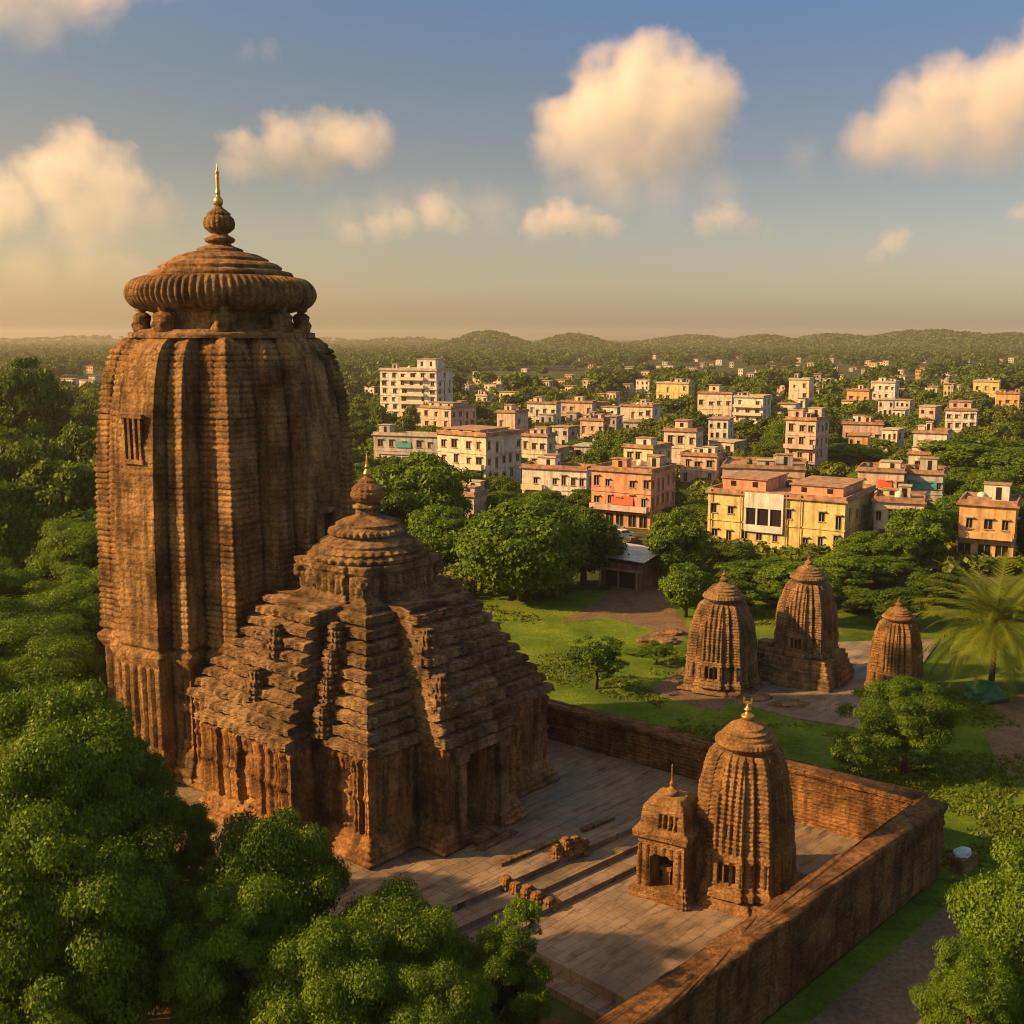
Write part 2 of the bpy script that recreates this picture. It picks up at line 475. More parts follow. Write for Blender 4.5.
pot = [(.6, 39.75), (.85, 39.9), (1.1, 40.15), (1.16, 40.5), (1.05, 40.85), (.8, 41.1), (.86, 41.2), (.5, 41.5), (.28, 41.7), (.26, 41.8)]
lathe('water_pot', pot, M_TOWER, tower, 120, lambda r, z, t: 1 + 0.05 * (np.abs(np.cos(t * 9)) - .5) * (r > .5), 0.02, .06)
fin = [(.2, 41.75), (.34, 41.9), (.38, 42.1), (.32, 42.3), (.15, 42.5), (.15, 42.6), (.2, 42.7), (.14, 43.0), (.15, 43.8), (.12, 44.1), (.18, 44.2), (.08, 44.35), (.05, 44.6), (.0, 44.9)]
lathe('spike_finial', fin, M_GOLD, tower, 20, None, 0, .06, smooth=True)
# grille window on the sunlit face and a small shrine niche on the shaded face
def tower_face(q, z):
    a = [0, math.pi / 2, math.pi, -math.pi / 2][q]
    k = 9.6 * np.interp(z, prof_z, prof_s)
    return k, a
k, a = tower_face(2, 25.0)
g = MB()
g.box(-0.06, .25, -1.05, 1.05, -1.75, -1.45); g.box(-.06, .25, -1.05, 1.05, 1.45, 1.75)
for yy in (-.95, -.42, .12, .65): g.box(-.06, .2, yy, yy + .24, -1.45, 1.45)
o = g.build('grille_window', M_TOWER, tower, (k * math.cos(a), k * math.sin(a), 25.0), a)
v = MB(); v.box(-.1, .03, -.95, .9, -1.45, 1.45); v.build('opening', M_SHADE, o)  # dark panel behind the bars, shade put in as colour
k, a = tower_face(3, 18.0)
g = MB(); g.box(-.1, .35, -.9, -.55, -1.3, 1.3); g.box(-.1, .35, .55, .9, -1.3, 1.3); g.box(-.1, .42, -1.0, 1.0, 1.3, 1.65); g.box(-.1, .45, -1.0, 1.0, -1.7, -1.3)
o = g.build('wall_niche', M_TOWER, tower, (k * math.cos(a), k * math.sin(a), 18.0), a)
v = MB(); v.box(-.1, .04, -.55, .55, -1.3, 1.3); v.build('opening', M_SHADE, o)  # dark panel, the niche's shade put in as colour

# ---------------------------------------------------- the assembly hall with its stepped pyramid roof
HA = R(49.0)
HC = Vector((-10.1, 76.1, 0.0))
hall = thing('temple_hall', 'square sandstone temple hall with a stepped pyramid roof and a dark doorway', 'temple hall', HC, HA)
HU, HV, PR = 8.5, 9.2, 2.3
def hall_sides(k, h, p, wu, wv):
    # faces +u, +v, -u, -v: along the u faces s runs in v and the reverse
    A = [(-h, k, 'K'), (-wv, k, 'S'), (-wv, k + p, 'R'), (wv, k + p, 'S'), (wv, k, 'K')]
    B = [(-k, h, 'K'), (-wu, h, 'S'), (-wu, h + p, 'R'), (wu, h + p, 'S'), (wu, h, 'K')]
    o = -1.1 * wu / 3.3
    C = [(-k, h, 'K'), (-wu + o, h, 'S'), (-wu + o, h + p, 'R'), (wu + o, h + p, 'S'), (wu + o, h, 'K')]
    return [A, B, A, C]
def hall_wall_disp(x, y, z, s, L, ty, q):
    ero = fbm(x, y, z, 1.2, 3, 4)
    S = np.repeat((ty == 'S')[None], z.shape[0], 0)
    Rr = np.repeat((ty == 'R')[None], z.shape[0], 0)
    QQ = np.repeat(q[None], z.shape[0], 0)
    body = (z > 1.7) & (z < 6.5)
    mould = 0.14 * rib(z, 0.42, .7) * (z < 1.7) + 0.65 * (np.ceil(np.clip(1.7 - z, 0, 1.7) / .34) * .2)
    pil = (0.10 * np.sign(np.sin(2 * math.pi * s / 1.15 + .6)) + .05 * np.sign(np.sin(2 * math.pi * s / .46))) * body
    fine = 0.06 * np.sign(np.sin(2 * math.pi * s / 0.31)) * body
    band = 0.14 * np.exp(-((z - 4.1) / .16) ** 2) + .1 * np.exp(-((z - 6.3) / .2) ** 2)
    arch_top = 5.6 - np.clip(np.abs(s) - .3, 0, 2) ** 2 * 1.4
    niche = np.where((np.abs(s) < .85) & (z > 2.0) & (z < arch_top), -.32, 0.0) + np.where((np.abs(s) < .42) & (z > 2.4) & (z < arch_top - .5), .2, 0.0)
    d = mould + (pil + fine) * np.where(niche < 0, .2, 1.0) + band + niche * (~S) + 0.045 * ero + .03 * fbm(x, y, z, 3.4, 2, 19)
    # the doorway in the shaded face
    door = Rr & (QQ == 3) & (np.abs(s + 0.1) < 1.35) & (z > 0.25) & (z < 6.0)
    d = np.where(door, -8.0, d)
    d = np.where(Rr & (QQ == 3) & (np.abs(s + .1) < 2.0) & (z <= 6.6) & ~door, 0.02 * ero, d)
    return d
zs = np.concatenate([np.arange(0, 6.9, 0.11)])
V, F = ring_mesh(lambda i: hall_sides(HU, HV, PR, 3.3, 4.6), zs, {'K': 56, 'R': 96, 'S': 18}, hall_wall_disp, True)
link('wall', np_mesh('wall', V, F, M_CARVED), hall)
# pyramid roof
NT, Z0, Z1 = 10, 6.85, 14.4
def hall_roof_sides(z):
    t = (z - Z0) / (Z1 - Z0) * NT
    i = min(int(t), NT - 1); f = t - i
    lip = 1.0 if f < .5 else 0.0
    rec = 0.72 * (sstep(.62, .68, np.array(f)) ) * (1 - .4 * sstep(.9, 1.0, np.array(f))) if f < 1 else 0.55
    tt = (i + 0.55 * min(f / .62, 1.0) * .34) / NT
    k = (HU + .5) + (4.75 - HU - .5) * tt - rec
    h = (HV + .5) + (4.95 - HV - .5) * tt - rec
    p = PR + (2.0 - PR) * tt
    return hall_sides(k, h, p, 3.4 + (1.7 - 3.4) * tt, 4.7 + (2.0 - 4.7) * tt)
def hall_roof_disp(x, y, z, s, L, ty, q):
    f = ((z - Z0) / (Z1 - Z0) * NT) % 1.0
    Rr = np.repeat((ty == 'R')[None], z.shape[0], 0)
    ero = fbm(x, y, z, 1.3, 4, 12)
    big = fbm(x, y, z, 0.5, 2, 23)
    bead = 0.10 * np.sin(2 * math.pi * s / 0.8) * (f < .5)
    lump = np.clip(fbm(x, y, z * .6, 0.95, 2, 41), 0, 1)
    sub = .09 * (rib(z, (Z1 - Z0) / NT / 5, .6) - .6)
    fine = np.where(Rr, .09, .05) * fbm(x, y, z, 3.6, 2, 55)
    return .6 * bead + sub + fine + np.where(Rr, .10, .045) * ero + 0.04 * big + np.where(Rr, .10, .03) * lump * (f < .5) - 0.12 * np.clip(fbm(x, y, z, .8, 2, 77) - .35, 0, 1)
zs = np.arange(Z0, Z1 + .001, 0.045)
V, F = ring_mesh(lambda i: hall_roof_sides(zs[i]), zs, {'K': 76, 'R': 96, 'S': 28}, hall_roof_disp, True)
link('pyramid_roof', np_mesh('pyramid_roof', V, F, M_HALL), hall)
# square neck block under the bell
def block_sides(k):
    return [[(-k, k, 'K'), (-k * .5, k, 'S'), (-k * .5, k + .22, 'R'), (k * .5, k + .22, 'S'), (k * .5, k, 'K')]] * 4
def block_disp(x, y, z, s, L, ty, q):
    return 0.13 * fbm(x, y, z, 1.4, 4, 6) + 0.10 * np.sign(np.sin(2 * math.pi * s / .7)) * ((z > 14.9) & (z < 16.1)) + .25 * sstep(16.2, 16.5, z) + .2 * sstep(14.7, 14.4, z)
zs = np.arange(14.3, 16.95, .07)
V, F = ring_mesh(lambda i: block_sides(3.45), zs, {'K': 22, 'R': 36, 'S': 3}, block_disp, True)
link('neck_block', np_mesh('neck_block', V, F, M_HALL), hall)
bell = [(3.2, 16.8), (4.05, 16.95), (4.15, 17.2), (3.75, 17.4), (3.85, 17.55), (3.35, 17.85), (3.4, 18.0), (2.95, 18.25), (2.55, 18.45), (2.75, 18.6), (2.7, 18.85), (2.2, 19.1),
        (2.25, 19.25), (1.75, 19.5), (1.1, 19.7), (.85, 19.8), (.8, 20.2), (1.0, 20.3), (1.0, 20.45), (.75, 20.55), (.75, 20.7)]
lathe('bell_roof', bell, M_HALL, hall, 216, lambda r, z, t: 1 + 0.022 * np.sign(np.cos(t * 36)) * (((z > 16.95) & (z < 17.35)) | ((z > 18.5) & (z < 18.95)) | ((z > 17.5) & (z < 17.7))), 0.07, 0.06)
pot = [(.7, 20.65), (.95, 20.8), (1.15, 21.1), (1.18, 21.35), (1.05, 21.5), (1.1, 21.65), (.85, 21.9), (.6, 22.1), (.62, 22.2), (.3, 22.4), (.22, 22.5)]
lathe('water_pot', pot, M_SMALL, hall, 96, lambda r, z, t: 1 + 0.04 * (np.abs(np.cos(t * 8)) - .5) * (r > .5), 0.02, .06)
lathe('spike_finial', [(.2, 22.45), (.3, 22.65), (.24, 22.85), (.12, 23.0), (.18, 23.15), (.1, 23.3), (.06, 23.8), (.0, 24.1)], M_GOLD, hall, 16, None, 0, .05, smooth=True)

def carved_turret(name, parent, loc, rotz, w, h, mat, seed=1, tiers=5):
    """small stacked mini-shrine used as roof ornament"""
    zz = np.arange(0, h, 0.06)
    def sd(i):
        t = zz[i] / h; ti = math.floor(t * tiers) / tiers; f = (t * tiers) % 1
        k = w * .5 * (1 - .55 * ti ** 1.4) - (.12 * w if f > .6 else 0)
        return [[(-k, k, 'K'), (-k * .5, k, 'S'), (-k * .5, k * 1.15, 'R'), (k * .5, k * 1.15, 'S'), (k * .5, k, 'K')]] * 4
    V, F = ring_mesh(sd, zz, {'K': 5, 'R': 8, 'S': 2}, lambda x, y, z, s, L, ty, q: 0.10 * w * fbm(x + seed * 7, y, z, 1.9 / w, 3, seed) , True)
    return link(name, np_mesh(name, V, F, mat), parent, loc, rotz)
# ornaments standing along the roof's re-entrant corners and on the centre projections
def roof_at(z):
    t = (z - Z0) / (Z1 - Z0)
    return HU + .5 + (4.75 - HU - .5) * t, HV + .5 + (4.95 - HV - .5) * t, PR + (2.0 - PR) * t, 3.4 - 1.7 * t, 4.7 - 2.7 * t
for n_, z in enumerate((7.9, 9.4, 10.9, 12.4)):
    k, h, p, wu, wv = roof_at(z)
    carved_turret('roof_turret', hall, (-(k + .1), -(wv + .75), z - .6), 0, 1.25, 2.0, M_HALL, n_ + 3)
for n_, z in enumerate((9.6, 12.2)):
    k, h, p, wu, wv = roof_at(z)
    carved_turret('roof_turret', hall, (-(wu + .2), -(h + p - .2), z - .9), 0, 1.7, 2.2, M_HALL, n_ + 21, 3)
    carved_turret('roof_turret', hall, (-(k + p - .1), wv * .1, z - .8), 0, 1.6, 2.0, M_HALL, n_ + 31, 4)
# corner lions of the neck block
for a, b in ((-1, -1), (-1, 1), (1, -1), (1, 1)):
    squatter('roof_lion', hall, (a * 3.45, b * 3.45, 15.6), math.atan2(b, a), 1.15, M_HALL)
# door pilasters, lintel and threshold of the shaded doorway  (face -v)
yf = -(HV + PR)
for xx in (-3.05, .85):
    pb = MB()
    pb.box(xx - .35, xx + .35, yf - .45, yf + .25, .9, 5.9); pb.box(xx - .6, xx + .6, yf - .7, yf + .2, 0, .45); pb.box(xx - .5, xx + .5, yf - .6, yf + .2, .45, .9)
    pb.box(xx - .5, xx + .5, yf - .6, yf + .2, 5.6, 6.0)
    pb.build('door_pilaster', M_HALL, hall)
dv = MB(); dv.box(-2.6, .4, yf + 2.3, yf + 2.5, .2, 6.0); dv.build('doorway', M_SHADE, hall)  # dark sheet across the passage, painted in place of the interior's shade
lb = MB(); lb.box(-3.7, 1.5, yf - .55, yf + .2, 6.02, 6.7); lb.build('lintel', M_HALL, hall)
lb = MB(); lb.box(-2.5, 0.2, yf - 1.3, yf + 2.0, 0.0, .28); lb.box(-2.9, .6, yf - 1.9, yf - 1.3, 0, .14); lb.build('threshold', M_HALL, hall)

# ---------------------------------------------------- small shrines
def small_deul(name, label, loc, rotz, Rb, H, mat, plinth=0.0, plw=1.25, seed=1, windows=True, bulge=0.0, group=None, gold=False, top=.70):
    """H: height of the body below the crown; Rb: half width at the base"""
    t = thing(name, label, 'temple shrine', loc, rotz, group)
    b0 = plinth
    if plinth > 0:
        zz = np.arange(0, plinth + .001, .08)
        def sd(i):
            f = zz[i] / plinth; k = Rb * plw * (1.0 - 0.20 * math.floor(f * 4.99) / 4) * .80
            return [[(-k, k, 'K'), (-k * .5, k, 'S'), (-k * .5, k * 1.12, 'R'), (k * .5, k * 1.12, 'S'), (k * .5, k, 'K')]] * 4
        V, F = ring_mesh(sd, zz, {'K': 8, 'R': 16, 'S': 3}, lambda x, y, z, s, L, ty, q: .05 * fbm(x, y, z, 1.5, 3, seed), True)
        link('plinth', np_mesh('plinth', V, F, mat), t)
    zz = np.concatenate([np.arange(0, H * .94, 0.05), np.linspace(H * .94, H, 10)])
    pz = np.array([0, .05, .08, .30, .33, .5, .7, .85, .93, .97, 1.0]) * H
    ps = [1.08, 1.06, 1.0, .99, .975, .94 + bulge, .875 + bulge, top + .09, top + .02, top - .03, top - .12]
    sc = np.interp(zz, pz, ps)
    per = H / 30
    def disp(x, y, z, s, L, ty, q):
        up = sstep(.31 * H, .34 * H, z)
        K, P, Rr, S = (np.repeat((ty == c)[None], z.shape[0], 0) for c in 'KPRS')
        QQ = np.repeat(q[None], z.shape[0], 0)
        bnd = rib(z, per, .6)
        d = np.where(K | P, up * Rb * .036 * (bnd - .6), 0) + np.where(Rr, up * Rb * .022 * (np.sign(np.cos(2 * math.pi * s / (Rb * .14))) + bnd - 1), 0)
        d += (1 - up) * Rb * .025 * (rib(z, per * 1.2, .7) * (z < .1 * H) + rib(z, per, .7) * (z > .27 * H))
        d += (1 - up) * (z > .1 * H) * (z < .27 * H) * Rb * .02 * np.sign(np.cos(2 * math.pi * s / (Rb * .22)))
        d += Rb * .010 * fbm(x + seed * 5, y, z, 2.6, 3, seed) + Rb * .008 * fbm(x, y, z, .8, 2, seed + 3)
        if windows:
            for c in (-.52, 0, .52):
                hole = Rr & (np.abs(s - c * Rb * .27) < Rb * .045) & (z > .12 * H) & (z < .25 * H) & (QQ == 2)
                d = np.where(hole, -Rb * .22, d)
            hole = Rr & (np.abs(np.abs(s) - Rb * .05) < Rb * .022) & (z > .44 * H) & (z < .53 * H) & (QQ == 2)
            d = np.where(hole, -Rb * .14, d)
        return d
    V, F = ring_mesh(lambda i: [plan_side4(Rb * sc[i])] * 4, zz, {'K': 14, 'P': 10, 'R': 44, 'S': 4}, disp, True)
    V[:, 2] += b0
    link('shaft', np_mesh('shaft', V, F, mat), t)
    if windows:
        for c in (-.52, 0, .52):
            wv = MB(); yy = -c * Rb * .27; wv.box(-Rb * .93, -Rb * .90, yy - Rb * .05, yy + Rb * .05, b0 + .11 * H, b0 + .26 * H); wv.build('window_shade_panel', M_SHADE, t)  # dark panels painted as the shade within the window holes
    r0 = Rb * (top - .06); z0 = H + b0 - .02 * H
    u = Rb * .125
    lathe('fluted_disc', [(r0 * .7, z0), (r0 * .74, z0 + .8 * u), (r0 * .86, z0 + 1.0 * u), (r0 * .96, z0 + 1.6 * u), (r0 * .90, z0 + 2.2 * u), (r0 * .76, z0 + 2.5 * u)],
          mat, t, 200, lambda r, z, th: 1 + .03 * (np.abs(np.cos(th * 20)) - .5), .02, .05)
    lathe('dome', [(r0 * .78, z0 + 2.3 * u), (r0 * .78, z0 + 2.9 * u), (r0 * .66, z0 + 3.1 * u), (r0 * .68, z0 + 3.5 * u), (r0 * .56, z0 + 3.8 * u), (r0 * .54, z0 + 4.2 * u), (r0 * .38, z0 + 4.5 * u), (r0 * .26, z0 + 4.9 * u), (r0 * .14, z0 + 5.2 * u)],
          mat, t, 64, None, .03, .05)
    lathe('spike_finial', [(r0 * .12, z0 + 5.1 * u), (r0 * .2, z0 + 5.5 * u), (r0 * .2, z0 + 5.9 * u), (r0 * .08, z0 + 6.3 * u), (r0 * .07, z0 + 6.6 * u), (r0 * .12, z0 + 6.9 * u), (r0 * .05, z0 + 7.3 * u), (0, z0 + 8.4 * u)],
          M_GOLD if gold else mat, t, 20, None, 0, .04, smooth=True)
    if gold:
        g = MB(); zc = z0 + 8.0 * u
        g.box(-.05, .05, -.28, .28, zc - .06, zc + .06); g.box(-.05, .05, -.28, -.18, zc, zc + .28); g.box(-.05, .05, .18, .28, zc, zc + .28)
        g.build('trident_head', M_GOLD, t)
    return t
def plan_side4(k):
    kk, m = k * .80, k * .895
    a, b, c = .54 * k, .50 * k, .30 * k
    return [(-kk, kk, 'K'), (-a, kk, 'S'), (-a, kk * .88, 'S'), (-b, kk * .88, 'S'), (-b, m, 'P'), (-c, m, 'S'), (-c, k, 'R'), (c, k, 'S'), (c, m, 'P'), (b, m, 'S'), (b, kk * .88, 'S'), (a, kk * .88, 'S'), (a, kk, 'K')]

CZ = -1.0                                # level of the lower court
SA = R(60)
small_deul('court_shrine', 'small ribbed sandstone shrine tower with a gold trident, standing inside the walled court', (14.0, 62.7, CZ), SA, 2.95, 8.3, M_SMALL, 0.55, 1.36, 2, True, 0, None, True, .72)

# porch shrine with an arched opening beside it
def porch_shrine():
    t = thing('porch_shrine', 'low square sandstone porch with an arched opening and flat roof beside the court shrine', 'shrine', (9.55, 62.3, CZ), SA)
    zz = np.concatenate([np.arange(0, 4.1, .06)])
    def sd(i):
        z = zz[i]; k = 1.85 if z < .55 else 1.45
        if z > 3.75: k = 1.68
        return [[(-k, k, 'K'), (k * .999, k, 'K')]] * 4
    def disp(x, y, z, s, L, ty, q):
        QQ = np.repeat(q[None], z.shape[0], 0)
        d = .03 * fbm(x, y, z, 2, 3, 5) + .03 * rib(z, .16, .7) * ((z < .55) | (z > 3.3)) + .05 * np.sign(np.cos(2 * math.pi * s / .5)) * ((z > .6) & (z < 3.3))
        top = 2.75 - np.clip(np.abs(s) - .25, 0, 1) ** 2 * 1.3
        return np.where((QQ == 2) & (np.abs(s) < .72) & (z > .6) & (z < top) & (L > 1), -1.9, d)
    V, F = ring_mesh(sd, zz, {'K': 48}, disp, True)
    link('wall', np_mesh('wall', V, F, M_SMALL), t)
    zz2 = np.arange(0, 2.0, .06)
    def sd2(i):
        k = np.interp(zz2[i], [0, .2, .25, 1.3, 1.7, 1.98], [1.75, 1.7, 1.4, 1.28, 1.15, .8]); return [[(-k, k, 'K'), (k * .999, k, 'K')]] * 4
    def d2(x, y, z, s, L, ty, q):
        QQ = np.repeat(q[None], z.shape[0], 0)
        d = .04 * fbm(x, y, z, 2, 3, 8) + .03 * rib(z, .2, .7)
        return np.where((QQ == 2) & (np.abs(np.abs(s - .35) % .36 - .18) < .09) & (np.abs(s - .35) < .54) & (z > .35) & (z < 1.15), -.35, d)
    V, F = ring_mesh(sd2, zz2, {'K': 44}, d2, True)
    V[:, 2] += 4.08
    link('roof', np_mesh('roof', V, F, M_SMALL), t)
    lathe('water_pot', [(.3, 6.0), (.42, 6.15), (.42, 6.3), (.2, 6.45), (.1, 6.6), (.16, 6.75), (.05, 7.0), (.045, 7.9), (0, 8.0)], M_SMALL, t, 20, None, 0, .04)
    g = MB(); g.box(-.75, -.35, -.35, .35, 1.5, 1.75); g.box(-.65, -.45, -.25, .25, .6, 1.5); g.build('altar', M_SMALL, t)
    dv = MB(); dv.box(.1, .3, -.9, .9, .5, 3.0); dv.build('recess_shade_panel', M_SHADE, t)  # dark panel inside the arch, its colour stands for deep shade
    return t
porch_shrine()

# three old shrines out on the lawn
tz = GZ + .15
small_deul('lawn_shrine', 'weathered ribbed shrine tower on the lawn, leftmost of the three behind the court wall', (20.7, 105.0, tz), R(62), 3.3, 7.9, M_OLD, .5, 1.3, 4, True, .02, 'old shrine towers on the lawn')
small_deul('lawn_shrine', 'greyish weathered shrine tower raised on a high stepped plinth, middle of three on lawn', (29.6, 107.5, tz), R(56), 2.95, 7.1, M_OLD, 2.7, 1.65, 5, True, .03, 'old shrine towers on the lawn')
small_deul('lawn_shrine', 'smallest orange-brown shrine tower beside the palm, rightmost of the three on the lawn', (37.0, 102.5, tz), R(58), 2.45, 6.7, M_SMALL, .4, 1.25, 6, True, .0, 'old shrine towers on the lawn')
# ------------------------------------------------------------------ ground, lawn, court
def sheet(name, pts, z, mat, kind='structure', thick=0.0):
    mb = MB()
    pts = [Vector((p[0], p[1], 0)) for p in pts]
    area = sum(pts[i].x * pts[(i+1) % len(pts)].y - pts[(i+1) % len(pts)].x * pts[i].y for i in range(len(pts)))
    if area < 0: pts = pts[::-1]
    n = len(pts)
    vs = [(p.x, p.y, z) for p in pts]; fs = [tuple(range(n))]
    if thick:
        vs += [(p.x, p.y, z - thick) for p in pts]
        fs += [(i, i + n, (i + 1) % n + n, (i + 1) % n) for i in range(n)]
    mb.add(vs, fs)
    return tag(mb.build(name, mat), kind=kind)

def ground_mat(name, stops, scale, scale2, bump=0.3, patch=None, roughness=0.95):
    m, n, l = new_mat(name)
    tc = n.new('ShaderNodeTexCoord'); src = tc.outputs['Object']
    out = n.new('ShaderNodeOutputMaterial'); b = n.new('ShaderNodeBsdfPrincipled')
    b.inputs['Roughness'].default_value = roughness; b.inputs['Specular IOR Level'].default_value = 0.1
    a = noise_node(n, l, src, scale, 5, 0.6); r = ramp(n, stops); l.new(a.outputs[0], r.inputs[0])
    f = noise_node(n, l, src, scale2, 5, 0.7); r2 = ramp(n, [(0.3, (0.6, 0.6, 0.6)), (0.7, (1.35, 1.35, 1.3))]); l.new(f.outputs[0], r2.inputs[0])
    c = mixc(n, l, 1.0, r.outputs[0], r2.outputs[0], 'MULTIPLY')
    if patch:
        p = noise_node(n, l, src, patch[0], 4, 0.6); r3 = ramp(n, [(patch[1], (0, 0, 0)), (patch[1] + .06, (1, 1, 1))]); l.new(p.outputs[0], r3.inputs[0])
        c = mixc(n, l, r3.outputs[0], c, patch[2])
    l.new(c, b.inputs['Base Color'])
    bp = n.new('ShaderNodeBump'); bp.inputs['Strength'].default_value = bump; bp.inputs['Distance'].default_value = 0.2
    l.new(f.outputs[0], bp.inputs['Height']); l.new(bp.outputs[0], b.inputs['Normal'])
    l.new(b.outputs[0], out.inputs['Surface'])
    return m
def paving_mat(name, c1, c2, mortar, rot, w=1.1, h=0.6, soil=(0.05, 0.035, 0.02)):
    m, n, l = new_mat(name)
    tc = n.new('ShaderNodeTexCoord')
    mp = n.new('ShaderNodeMapping'); mp.inputs['Rotation'].default_value = (0, 0, -rot); l.new(tc.outputs['Object'], mp.inputs[0])
    src = mp.outputs[0]
    out = n.new('ShaderNodeOutputMaterial'); b = n.new('ShaderNodeBsdfPrincipled')
    wz = noise_node(n, l, src, 0.8, 4); mx = n.new('ShaderNodeVectorMath'); mx.operation = 'MULTIPLY_ADD'
    mx.inputs[1].default_value = (0.5, 0.4, 0); l.new(wz.outputs['Color'], mx.inputs[0]); l.new(src, mx.inputs[2])
    br = n.new('ShaderNodeTexBrick'); br.inputs['Scale'].default_value = 1.0; br.inputs['Brick Width'].default_value = w; br.inputs['Row Height'].default_value = h
    br.inputs['Mortar Size'].default_value = 0.025; br.inputs['Mortar Smooth'].default_value = 0.4
    br.inputs['Color1'].default_value = (*c1, 1); br.inputs['Color2'].default_value = (*c2, 1); br.inputs['Mortar'].default_value = (*mortar, 1)
    l.new(mx.outputs[0], br.inputs['Vector'])
    a = noise_node(n, l, src, 0.35, 6, 0.65); r = ramp(n, [(0.3, (0.5, 0.5, 0.5)), (0.7, (1.35, 1.28, 1.2))]); l.new(a.outputs[0], r.inputs[0])
    c = mixc(n, l, 1.0, br.outputs['Color'], r.outputs[0], 'MULTIPLY')
    s = noise_node(n, l, src, 0.9, 5, 0.7, (0.35, 1.6, 1)); r3 = ramp(n, [(0.52, (0, 0, 0)), (0.68, (1, 1, 1))]); l.new(s.outputs[0], r3.inputs[0])
    c = mixc(n, l, r3.outputs[0], c, soil)
    l.new(c, b.inputs['Base Color'])
    f = noise_node(n, l, src, 5, 5, 0.7)
    rr = ramp(n, [(0.3, (0.55, 0.55, 0.55)), (0.8, (0.95, 0.95, 0.95))]); l.new(a.outputs[0], rr.inputs[0]); l.new(rr.outputs[0], b.inputs['Roughness'])
    ad = n.new('ShaderNodeMath'); ad.operation = 'MULTIPLY_ADD'; ad.inputs[1].default_value = -0.6
    l.new(br.outputs['Fac'], ad.inputs[0]); l.new(f.outputs[0], ad.inputs[2])
    bp = n.new('ShaderNodeBump'); bp.inputs['Strength'].default_value = 0.4; bp.inputs['Distance'].default_value = 0.06
    l.new(ad.outputs[0], bp.inputs['Height']); l.new(bp.outputs[0], b.inputs['Normal'])
    l.new(b.outputs[0], out.inputs['Surface'])
    return m

UA = R(46.0)
U = Vector((math.cos(UA), math.sin(UA), 0)); W = Vector((-math.sin(UA), math.cos(UA), 0))
M_EARTH = ground_mat('open_ground', [(0.3, (0.02, 0.035, 0.008)), (0.5, (0.04, 0.055, 0.014)), (0.7, (0.085, 0.07, 0.032))], 0.03, 0.5)
M_LAWN = ground_mat('lawn_grass', [(0.3, (0.03, 0.065, 0.006)), (0.5, (0.075, 0.13, 0.010)), (0.72, (0.16, 0.205, 0.018))], 0.16, 2.5, 0.8, (0.13, 0.65, (0.12, 0.105, 0.035)))
M_DIRT = ground_mat('dirt_road', [(0.3, (0.09, 0.075, 0.056)), (0.7, (0.16, 0.13, 0.095))], 0.25, 3.0, 0.4)
M_PATH = ground_mat('footpath_earth', [(0.3, (0.10, 0.07, 0.045)), (0.7, (0.17, 0.12, 0.08))], 0.5, 3.0, 0.4)
M_PAVE = paving_mat('court_paving', (0.225, 0.168, 0.115), (0.175, 0.13, 0.09), (0.105, 0.078, 0.053), UA, 1.5, .75)
M_PAVE2 = paving_mat('terrace_paving', (0.21, 0.157, 0.108), (0.165, 0.123, 0.085), (0.04, 0.025, 0.017), UA, 1.7, .9)
M_SLAB = paving_mat('lawn_paving', (0.22, 0.18, 0.14), (0.17, 0.14, 0.105), (0.06, 0.045, 0.03), UA, 2.2, 1.4)

# open ground: one sheet to the horizon
mb = MB(); mb.add([(-9000, -300, GZ), (9000, -300, GZ), (9000, 20000, GZ), (-9000, 20000, GZ)], [(0, 1, 2, 3)])
tag(mb.build('ground', M_EARTH), kind='structure')
def G3(px, py, z=GZ): return ground(px, py, z)

wall_top = 3.0
C_out = G3(945, 802, wall_top)                      # outer back corner
A_out = G3(640, 1022, wall_top)
rw = (A_out - C_out); rw.z = 0; rw.normalize()       # along the side wall, towards the viewer
B_l = G3(548, 703, wall_top); B_r = G3(918, 797, wall_top)
bw = (B_l - B_r); bw.z = 0; bw.normalize()           # along the back wall, to the left

def rough_wall(name, label, P, d, length, thick, z0, z1, side, mat, seed):
    """masonry wall starting at P (outer face line), running along d; body and coping as dense rough meshes"""
    t = thing(name, label, 'wall', (P.x, P.y, z0), math.atan2(d.y, d.x))
    def slab(nm, x0, x1, y0, y1, za, zb, amp, course):
        st = 0.16
        zs_ = np.arange(za, zb + .001, st)
        def sd(i):
            return [[(y0, x1, 'K')], [(-x1, y1, 'L')], [(-y1, -x0, 'K')], [(x0, -y0, 'L')]]
        nL = int((x1 - x0) / st); nK = max(2, int((y1 - y0) / st))
        def dp(x, y, z, s, L, ty, q):
            blk = _hash(np.floor(x / 0.9 + (np.floor(z / .42) % 2) * .5).astype(np.int64), np.floor(z / .42).astype(np.int64), np.floor(y).astype(np.int64) * 0, seed)
            jt = (np.abs(((x / 0.9 + (np.floor(z / .42) % 2) * .5) % 1) - .5) > .46) * (L > 3)
            return .6 * amp * fbm(x, y, z, .9, 3, seed) + 1.6 * course * (rib(z, .42, .3) - 1) + .10 * blk - .06 * jt
        V, F = ring_mesh(sd, zs_, {'K': nK, 'L': nL}, dp, True)
        # the top surface: waviness of worn stone
        V[:, 2] += 0.06 * fbm(V[:, 0], V[:, 1], V[:, 2] * 0, .5, 2, seed + 5) * (V[:, 2] > zb - .3)
        link(nm, np_mesh(nm, V, F, mat), t)
    h = z1 - z0
    y0, y1 = (0, thick) if side > 0 else (-thick, 0)
    slab('masonry', 0, length, y0, y1, 0, h - .42, .07, .07)
    slab('coping', -.05, length + .02, y0 - .16, y1 + .16, h - .42, h, .07, .03)
    return t
